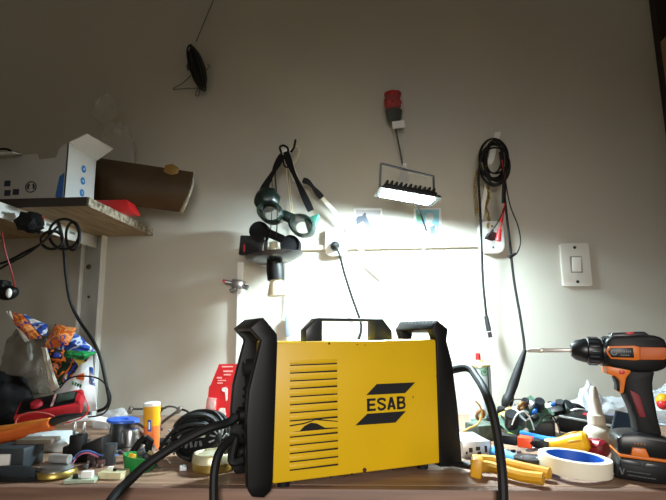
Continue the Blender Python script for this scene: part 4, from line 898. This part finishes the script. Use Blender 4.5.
cable('blue_pen', [P(520, 434, .93), P(533, 437, .92), P(546, 440, .91), P(557, 441, .90)], .0065, mat('bright_blue', '#2d7fd0', .4), 'bright blue plastic tube lying behind the yellow screwdriver', 'tube', 10)
# circuit boards
board(frame(G(500, 440) + Vector((.008, .06, .022)), 25, 20, -10), .075, .055, [('cap', -.02, -.01, .009), ('ring', -.024, .016, .009), ('blk', .0, -.016, .007), ('ind', .018, -.008, .010), ('wht', .004, .012, .006), ('cap', .026, .014, .007), ('blk', -.008, .0, .005)], 'lower circuit board with a copper ring and dark parts beside the iron tip', seed=1)
board(frame(P(524, 417, .98), 22, 34, -24), .095, .056, [('cap', -.032, .0, .0105), ('wht', -.016, .010, .007), ('blk', -.006, -.004, .007), ('fin', -.020, -.012, .007), ('ring', .006, .012, .007), ('bluecap', .018, -.008, .0055), ('wht', .026, .010, .005), ('cap', .034, -.004, .008), ('blk', .010, -.016, .005), ('wht', -.002, .018, .005), ('cap', .02, .016, .006)], 'topmost tilted green circuit board crowded with parts under the soldering iron', seed=2, cs=1.2)
board(frame(P(551, 414, 1.04), -14, 34, -14), .066, .05, [('cap', -.018, .004, .009), ('bluecap', .010, .010, .006), ('blk', .012, -.010, .009), ('blk', -.006, -.012, .007), ('wht', -.002, .012, .006), ('cap', .022, .004, .007), ('bluecap', -.012, -.004, .004)], 'right circuit board of the pile with a blue capacitor on top', seed=3, cs=1.25)
a = G(524, 447)
tag(MB().prism([(-.012, 0), (.016, 0), (.018, .044), (-.002, .050)], -.012, .012, bev=.002, M=Matrix.Translation(a + Vector((.006, .05, 0))) @ Euler((0, 0, R(-15))).to_matrix().to_4x4()).done('transformer_block', mat('olive_block', '#8a8a3e', .45, noi=.5, scale=70, col2='#3f5a34')), 'upright yellow-green transformer block in front of the circuit boards', 'transformer')
tag(MB().box(a + Vector((.040, .060, .018)), (.070, .04, .036), rot=(0, 0, -20), bev=.004).done('black_module', BLK), 'black square module under the right circuit board', 'module')
tag(MB().box(a + Vector((-.052, .075, .014)), (.05, .05, .028), rot=(0, 0, 20), bev=.004).done('dark_module', mat('dusty_black', '#2b2f2c', .6, noi=.4, scale=80, col2='#4b5a4a')), 'dusty dark module under the left end of the circuit boards', 'module')
cable('thin_wire', [P(506, 412, .99), P(510, 402, .99), P(518, 399, .99), P(526, 402, .99), P(529, 410, .985)], .001, BLKR, 'hair-thin black wire arching over the circuit boards', 'wire', 5)
for k, (pts, r_, m_, lab) in enumerate([
    ([P(512, 425, .93), P(516, 415, .93), P(524, 411, .93), P(531, 420, .93), P(534, 430, .93)], .0013, mat('thin_white_wire', '#c9c9c4', .5), 'thin white wire looping over the front of the circuit boards'),
    ([P(536, 428, .92), P(543, 417, .93), P(552, 415, .94), P(558, 425, .94), P(560, 434, .93)], .0015, BLKR, 'black wire looping over the right circuit board'),
    ([G(496, 446), P(501, 438, .90), P(508, 433, .91), P(516, 436, .90)], .0014, mat('thin_lime_wire', '#8fae3a', .5), 'short lime-green wire left of the utility knife slider')]):
    cable('loose_wire', pts, r_, m_, lab, 'wire', 6)
# battery cell
t = thing('battery_cell', 'small blue cylindrical battery cell lying behind the yellow pliers', 'battery', G(512, 467))
q0, q1 = G(496, 459) + Vector((0, .012, .0085)), G(524, 470) + Vector((0, .012, .0085))
MB().cyl(q0, q0.lerp(q1, .9), .0085, seg=18).done('blue_sleeve', mat('cell_blue', '#4c93d8', .35), t)
MB().tube([q0.lerp(q1, .9), q0.lerp(q1, .97), q1], [.0082, .0078, .004], 14, sm=False).done('silver_end', SIL, t)
# clutter bits
for k, (px, py, s_, m_, lab) in enumerate([(507, 453, .006, SIL, 'tiny silver screw nut behind the blue battery cell'), (514, 453, .005, BLK, 'tiny black component right of the silver nut'), (520, 454, .006, mat('mauve_bit', '#6a5a62', .5), 'tiny mauve component beside the black tape roll'), (499, 455, .006, mat('purple_bit', '#6a5fb0', .4), 'tiny purple component at the end of the blue battery')]):
    tag(MB().box(G(px, py) + Vector((0, .004, s_ * .45)), (s_ * 1.6, s_, s_ * .9), rot=(0, 0, 31 * k), bev=.001).done('electronic_part', m_), lab, 'electronic part')
# yellow pliers
t = thing('pliers', 'yellow-handled pliers lying with handles to the right by the bench edge', 'pliers', G(510, 480))
YP = mat('pliers_yellow', '#c9921a', .45, noi=.22, scale=40, bump=.04)
q = [G(474, 478) + Vector((0, .006, .014)), G(492, 478) + Vector((0, .006, .013)), G(520, 484) + Vector((0, .004, .010)), G(545, 488) + Vector((0, .004, .010))]
MB().tube(q, [.0105, .0092, .0092, .0098], 10, flat=(.85, .9)).done('handle', YP, t)
q = [G(476, 474) + Vector((0, .02, .013)), G(496, 473) + Vector((0, .012, .014)), G(525, 478) + Vector((0, .008, .012)), G(552, 483) + Vector((0, .006, .010))]
MB().tube(q, [.0105, .0085, .0085, .0095], 10, flat=(.85, .9)).done('handle', YP, t)
MB().box(G(479, 479) + Vector((0, .01, .013)), (.016, .026, .026), rot=(0, 10, -15), bev=.004).done('guard', YP, t)
MB().tube([G(476, 478) + Vector((0, .012, .012)), G(466, 474) + Vector((0, .01, .010)), G(452, 471) + Vector((0, .012, .006))], [.009, .010, .004], 10, sm=False, flat=(.5, 1)).done('jaws', mat('dark_steel', '#4a4d50', .35, .9), t)
# black tape
TB_ = frame(G(535, 474) + Vector((0, .022, 0)), 0)
t = thing('tape_roll', 'small black roll of tape lying flat left of the white tape roll', 'tape', TB_)
MB(TB_).lathe([(.012, 0), (.0215, 0), (.0215, .018), (.012, .018), (.012, 0)], seg=36).done('tape', mat('tape_black', '#141416', .4), t)
MB(TB_).lathe([(0, .002), (.012, .002), (.0121, .0175), (.0105, .0175), (.0105, .004), (0, .004)], seg=30).done('core', mat('grey_core', '#8f9296', .6), t)
# white tape
TW = frame(G(591, 484) + Vector((-.002, .046, .0045)), 0, 0, 4.5)
t = thing('tape_roll', 'large cream-white roll of masking tape with a blue core', 'tape', TW)
MB(TW).lathe([(.038, 0), (.0477, 0), (.048, .001), (.048, .0195), (.0477, .0205), (.038, .0205), (.038, 0)], seg=56).done('tape', mat('masking_tape', '#d9d3bf', .6), t)
MB(TW).lathe([(.0365, .0005), (.038, .0005), (.038, .0202), (.0365, .0202), (.0365, .0005)], seg=56).done('core', mat('core_blue', '#1a55b5', .45), t)
tag(MB().ball(G(552, 480) + Vector((.006, .03, .0028)), (.05, .02, .0056), sub=3).done('white_scrap', PAPER) if 0 else MB().box(G(591, 471) + Vector((0, .008, .002)), (.04, .026, .0035), bev=.001).done('blue_card', mat('core_blue2', '#1c4f9c', .5, noi=.3)), 'flat blue card lying inside the ring of the white tape roll', 'card')
# screwdrivers
def screwdriver(tail, head, rad, m_, label, shaft=None):
    d_ = head - tail; Ln = d_.length
    T_ = Matrix.Translation(tail) @ d_.to_track_quat('Z', 'Y').to_matrix().to_4x4()
    t_ = thing('screwdriver', label, 'screwdriver', T_)
    p_ = MB(T_).lathe([(0, 0), (rad * .7, .0008), (rad, .006), (rad * 1.02, Ln * .35), (rad * .82, Ln * .6), (rad * .72, Ln * .78), (rad * .85, Ln * .9), (rad * .8, Ln), (0, Ln)], seg=24)
    p_.done('handle', m_, t_)
    p_ = MB(T_)
    for k in range(6):
        a_ = k * math.pi / 3 + .3
        p_.ball((rad * 1.0 * math.cos(a_), rad * 1.0 * math.sin(a_), Ln * .3), (rad * .28, rad * .28, Ln * .36), sub=2)
    g_ = p_.done('grip_flutes', mat(m_.name + '_flute', '#b57f10' if 'yellow' in m_.name else '#7a1622', .45), t_)
    if shaft: MB(T_).tube([(0, 0, Ln), (0, 0, Ln + shaft * .9), (0, 0, Ln + shaft)], [rad * .26, rad * .26, rad * .16], 10, sm=False).done('shaft', SIL, t_)
    return t_
screwdriver(P(589, 440.5, .835), P(547, 447, .865), .0152, mat('screwdriver_yellow', '#e0a816', .38), 'yellow-handled screwdriver resting across the white tape roll', .034)
screwdriver(P(607, 449.5, .828), P(574, 444.5, .875), .0140, mat('screwdriver_red', '#a0242f', .4), 'dark red screwdriver handle between the white tape and glue bottle', .02)
# glue bottle
a = G(599, 449)
TGb = frame(a, 0)
t = thing('glue_bottle', 'small white glue bottle with a tall cone nozzle beside the drill', 'glue bottle', TGb)
k_ = a.y / 500
MB(TGb).lathe([(0, 0), (.021, 0), (.0225, .002), (.0225, .028), (.020, .034), (.0145, .038), (.0125, .041), (0, .041)], seg=32).done('bottle', mat('milky_plastic', '#d5d0bf', .35), t)
MB(TGb).lathe([(0, .041), (.0140, .041), (.0140, .056), (.0105, .060), (.0080, .082), (.0055, .100), (.0035, .104), (0, .104)], seg=24).done('cone_nozzle', mat('milky_cap', '#dcd8ca', .35), t)
# black case, connector, bags
TQ = frame(G(588, 424, .025), -28, 6, 7)
t = thing('black_case', 'flat black case with a pale edge and red label behind the glue bottle', 'case', TQ)
MB(TQ).box((0, 0, 0), (.095, .07, .030), bev=.003).done('shell', BLK, t)
MB(TQ).box((0, -.0345, .0145), (.093, .003, .003)).done('pale_edge', mat('edge_grey', '#b9bdc0', .4), t)
MB(TQ).box((.008, .008, .0155), (.035, .018, .0015)).done('red_label', DRED, t)
tag(MB().ball(P(567, 412, 1.08), (.045, .04, .045), sub=3, crumple=.15, fr=4, seed=71).ball(P(574, 419, 1.07), (.04, .04, .05), sub=3, crumple=.15, fr=4, seed=72).tube([P(572, 409, 1.07), P(580, 412, 1.08), P(576, 428, 1.08), P(574, 440, 1.08)], .012, 8).done('black_grip', BLKM), 'black rubbery grip between the circuit boards and the white bag', 'grip')
cable('white_wire', [P(567, 428, 1.045), P(567, 418, 1.04), P(571, 411, 1.04), P(580, 409, 1.045), P(588, 412, 1.06)], .0022, WHT, 'white wire looping over the black rubbery grip', 'wire', 7)
tag(MB().ball(P(601, 414, 1.18), (.13, .09, .075), sub=4, crumple=.3, fr=3.5, seed=81, floor=.001).ball(P(590, 412, 1.16), (.05, .05, .11), sub=3, crumple=.4, fr=4, seed=84, floor=.001).ball(P(612, 428, 1.16), (.13, .09, .05), sub=4, crumple=.25, fr=3.5, seed=82, floor=.001).done('plastic_bag', mat('white_bag_film', '#c9d0d6', .35, alpha=.7)), 'crumpled white plastic bag behind the glue bottle', 'plastic bag')
tag(MB().ball(P(668, 412, 1.17), (.09, .08, .10), sub=4, crumple=.3, fr=3.5, seed=83, floor=.001).ball(P(668, 428, 1.17), (.10, .08, .05), sub=3, crumple=.3, fr=3, seed=86, floor=.001).done('plastic_bag', mat('white_bag_film', '#c9d0d6', .35, alpha=.7)), 'crumpled white plastic bag behind the drill handle at the right edge', 'plastic bag')
TQ = frame(P(626, 428, .95), -35, 40, 10)
t = thing('phone', 'dark flat phone-like slab leaning beside the drill base', 'phone', TQ)
MB(TQ).box((0, 0, 0), (.045, .065, .007), bev=.002).done('body', BLK, t)
MB(TQ).box((0, 0, .0037), (.038, .056, .0008)).done('screen', mat('dark_glass', '#10151c', .1), t)
tag(MB().box(P(608, 421, 1.05), (.035, .03, .016), rot=(0, -6, -8), bev=.002).done('blue_box', mat('deep_blue_box', '#2f49a8', .45)), 'small blue box behind the phone-like slab', 'box')
a = P(663, 401, 1.1)
t = thing('toy_ball', 'small red and yellow ball at the right edge behind the drill', 'ball', a)
MB().ball(a, (.026, .026, .030), sub=3).done('yellow_half', YPL, t)
MB().ball(a + Vector((-.002, -.004, -.006)), (.025, .024, .022), sub=3).done('red_half', RED, t)
# ---------------------------------------------------------------- drill
YD = .748
TD_ = frame((P(655, 400, YD).x, YD, 0), -14)
t = thing('cordless_drill', 'orange and black cordless drill standing on its battery, bit pointing left', 'drill', TD_)
DP = lambda pts, v=0: px_poly(TD_, pts, v)
def D3(px, py, v=0):
    u_, z_ = onplane(TD_, px, py, v); return TD_ @ Vector((u_, v, z_))
def slab(pts, v0, v1, name, m_, bev=0): return MB(TD_).prism(DP(pts, v0), v0, v1, bev=bev).done(name, m_, t)
OD = mat('drill_orange', '#df7420', .42, noi=.08)
a, b = D3(614, 352), D3(571, 349.8)
d_ = b - a
Tc = Matrix.Translation(a) @ d_.to_track_quat('Z', 'Y').to_matrix().to_4x4(); Lc = d_.length
MB(Tc).lathe([(0, 0), (.0205, 0), (.0205, Lc * .3), (.018, Lc * .32), (.0192, Lc * .36), (.0192, Lc * .62), (.017, Lc * .64), (.0175, Lc * .68), (.0140, Lc * .9), (.0095, Lc), (0, Lc)], seg=32).done('chuck', mat('chuck_black', '#14161a', .35), t)
p = MB(Tc)
for k in range(16):
    a_ = k * math.pi / 8
    p.box((.0193 * math.cos(a_), .0193 * math.sin(a_), Lc * .49), (.0025, .0025, Lc * .22), rot=(0, 0, math.degrees(a_)), bev=.0006)
p.done('chuck_ribs', mat('chuck_grey', '#33383d', .35), t)
p = MB(Tc)
for k in range(12):
    a_ = k * math.pi / 6
    p.box((.0206 * math.cos(a_), .0206 * math.sin(a_), Lc * .15), (.003, .004, Lc * .24), rot=(0, 0, math.degrees(a_)), bev=.001)
p.done('torque_collar', mat('collar_grey', '#2c3136', .35), t)
t0, t1 = D3(572, 350), D3(527, 350.5)
MB().tube([t0, t0.lerp(t1, .62), t0.lerp(t1, .64), t0.lerp(t1, .72), t0.lerp(t1, .74), t0.lerp(t1, .96), t1], [.0032, .0032, .0040, .0040, .0033, .0032, .0020], 12, sm=False).done('screw_bit', mat('bit_steel', '#d5cfc6', .35, .6), t)
slab([(606, 340), (613, 336), (655, 335), (666, 339), (669, 352), (668, 368), (658, 372), (640, 373), (612, 368), (606, 363)], -.022, .024, 'motor_housing', BLK, .005)
slab([(610, 337.5), (612, 333), (645, 331.5), (651, 336), (650, 340), (612, 340)], -.014, .014, 'top_rail', mat('rail_grey', '#191c20', .35), .002)
slab([(626, 332.4), (634, 332), (634, 334.4), (626, 334.4)], -.0155, .008, 'red_switch', RED, .0006)
vv = -.0235
slab([(605.5, 351), (609, 346), (634, 345.5), (640, 347), (640, 360), (634, 360.5), (611, 359)], vv, vv + .006, 'orange_panel', OD, .001)
slab([(640, 347), (664, 347.5), (667, 348), (667, 358.5), (664, 360), (640, 360)], vv, vv + .006, 'rear_band', mat('drill_orange_matte', '#c25c1a', .55), .001)
slab([(608, 351.5), (610.8, 348), (633, 347.8), (634.3, 357.8), (611.8, 357.3)], vv - .001, vv + .003, 'label_plate', mat('label_black', '#0c0d10', .4), .0003)
p = MB(TD_); LT = mat('label_light', '#6c7075', .5)
for k in range(7): p.prism(DP([(618 + 1.9 * k, 350.6), (619.2 + 1.9 * k, 350.6), (619.2 + 1.9 * k, 352.4), (618 + 1.9 * k, 352.4)], vv), vv - .0016, vv)
for k in range(4): p.prism(DP([(620.5 + 2.3 * k, 354.6), (622 + 2.3 * k, 354.6), (622 + 2.3 * k, 355.8), (620.5 + 2.3 * k, 355.8)], vv), vv - .0016, vv)
c_ = DP([(613.8, 352.2)], vv)[0]
p.lathe([(.0030, 0), (.0042, 0), (.0042, .0008), (.0030, .0008), (.0030, 0)], Matrix.Translation((c_[0], vv - .001, c_[1])) @ Matrix.Rotation(R(90), 4, 'X'), 20)
p.done('label_marks', LT, t)
slab([(629, 368), (657, 370), (654, 378), (653.5, 388), (656, 403), (659, 420), (664, 438), (637, 436), (636, 424), (632, 410), (624.5, 394), (624.5, 381)], -.018, .018, 'handle', BLKR, .006)
slab([(606, 366), (629, 367), (631.5, 372), (626.5, 378), (624, 393), (621, 394), (620.5, 381), (616, 376.5), (607, 374)], -.020, .016, 'trigger_housing', OD, .002)
slab([(619.5, 370.5), (624, 370.5), (625.5, 372.5), (624, 374.2), (619.5, 374)], -.0213, -.015, 'red_button', RED, .0006)
slab([(614, 377), (620.5, 378), (621.5, 392), (616.5, 391), (617, 384)], -.012, .008, 'trigger', BLKR, .002)
slab([(629.5, 390), (636.5, 393), (640, 396), (646, 416), (645, 418), (639.5, 417)], -.0195, -.010, 'red_grip_inlay', mat('inlay_red', '#7c1c28', .6), .001)
slab([(617.5, 453.5), (674, 461), (675, 464), (620, 457)], -.036, .018, 'orange_trim', OD, .001)
slab([(620, 457), (674, 463.5), (675, 489.3), (617, 478)], -.034, .018, 'battery_pack', BLK, .004)
slab([(622, 459), (638, 461.5), (643, 467), (640, 466.8), (621, 464)], -.0352, -.02, 'battery_shoulder', mat('shoulder_grey', '#2d3238', .35), .001)
slab([(646, 463), (660, 465), (660, 469.5), (643, 468)], -.0352, -.02, 'battery_shoulder', mat('shoulder_grey', '#2d3238', .35), .001)
slab([(616, 438), (622, 434.5), (637, 434), (666, 438), (674, 442), (674, 461.5), (618, 454)], -.035, .018, 'handle_base', mat('base_black', '#121417', .35), .005)
slab([(632.5, 447.5), (646, 449), (650, 458.3), (631, 455.8)], -.0385, -.030, 'orange_latch', OD, .0012)
for k in range(4): slab([(634 + 3.2 * k, 442.6 + .3 * k), (636.2 + 3.2 * k, 442.8 + .3 * k), (636.2 + 3.2 * k, 445.4 + .3 * k), (634 + 3.2 * k, 445.2 + .3 * k)], -.0362, -.03, 'charge_light', mat('dim_amber', '#7a4a20', .4), .0004)
c_ = D3(628, 434.0, -.012)
MB().lathe([(0, 0), (.013, 0), (.014, .002), (.012, .0045), (0, .0045)], Matrix.Translation(c_ - Vector((0, 0, .003)))).done('orange_dial', OD, t)
p = MB(TD_)
for r_i, (x0_, n_) in enumerate(((627, 11), (628, 13))):
    for k in range(n_):
        x_ = x0_ + 2.2 * k; y_ = 470.5 + 4 * r_i + .33 * k
        p.prism(DP([(x_, y_), (x_ + 1.5, y_ + .2), (x_ + 1.5, y_ + 1.0 + .4 * (k % 2)), (x_, y_ + .9)], -.0345), -.0348, -.033)
p.done('printed_lines', mat('faint_print', '#4b4f54', .5), t)
MB(TD_).prism(DP([(619.5, 468), (620.8, 468), (622.3, 472.5), (623.5, 468.3), (624.8, 468.5), (622.9, 474.5), (621.5, 474.3)], -.0345), -.0348, -.033).done('letter_mark', mat('faint_print', '#4b4f54', .5), t)
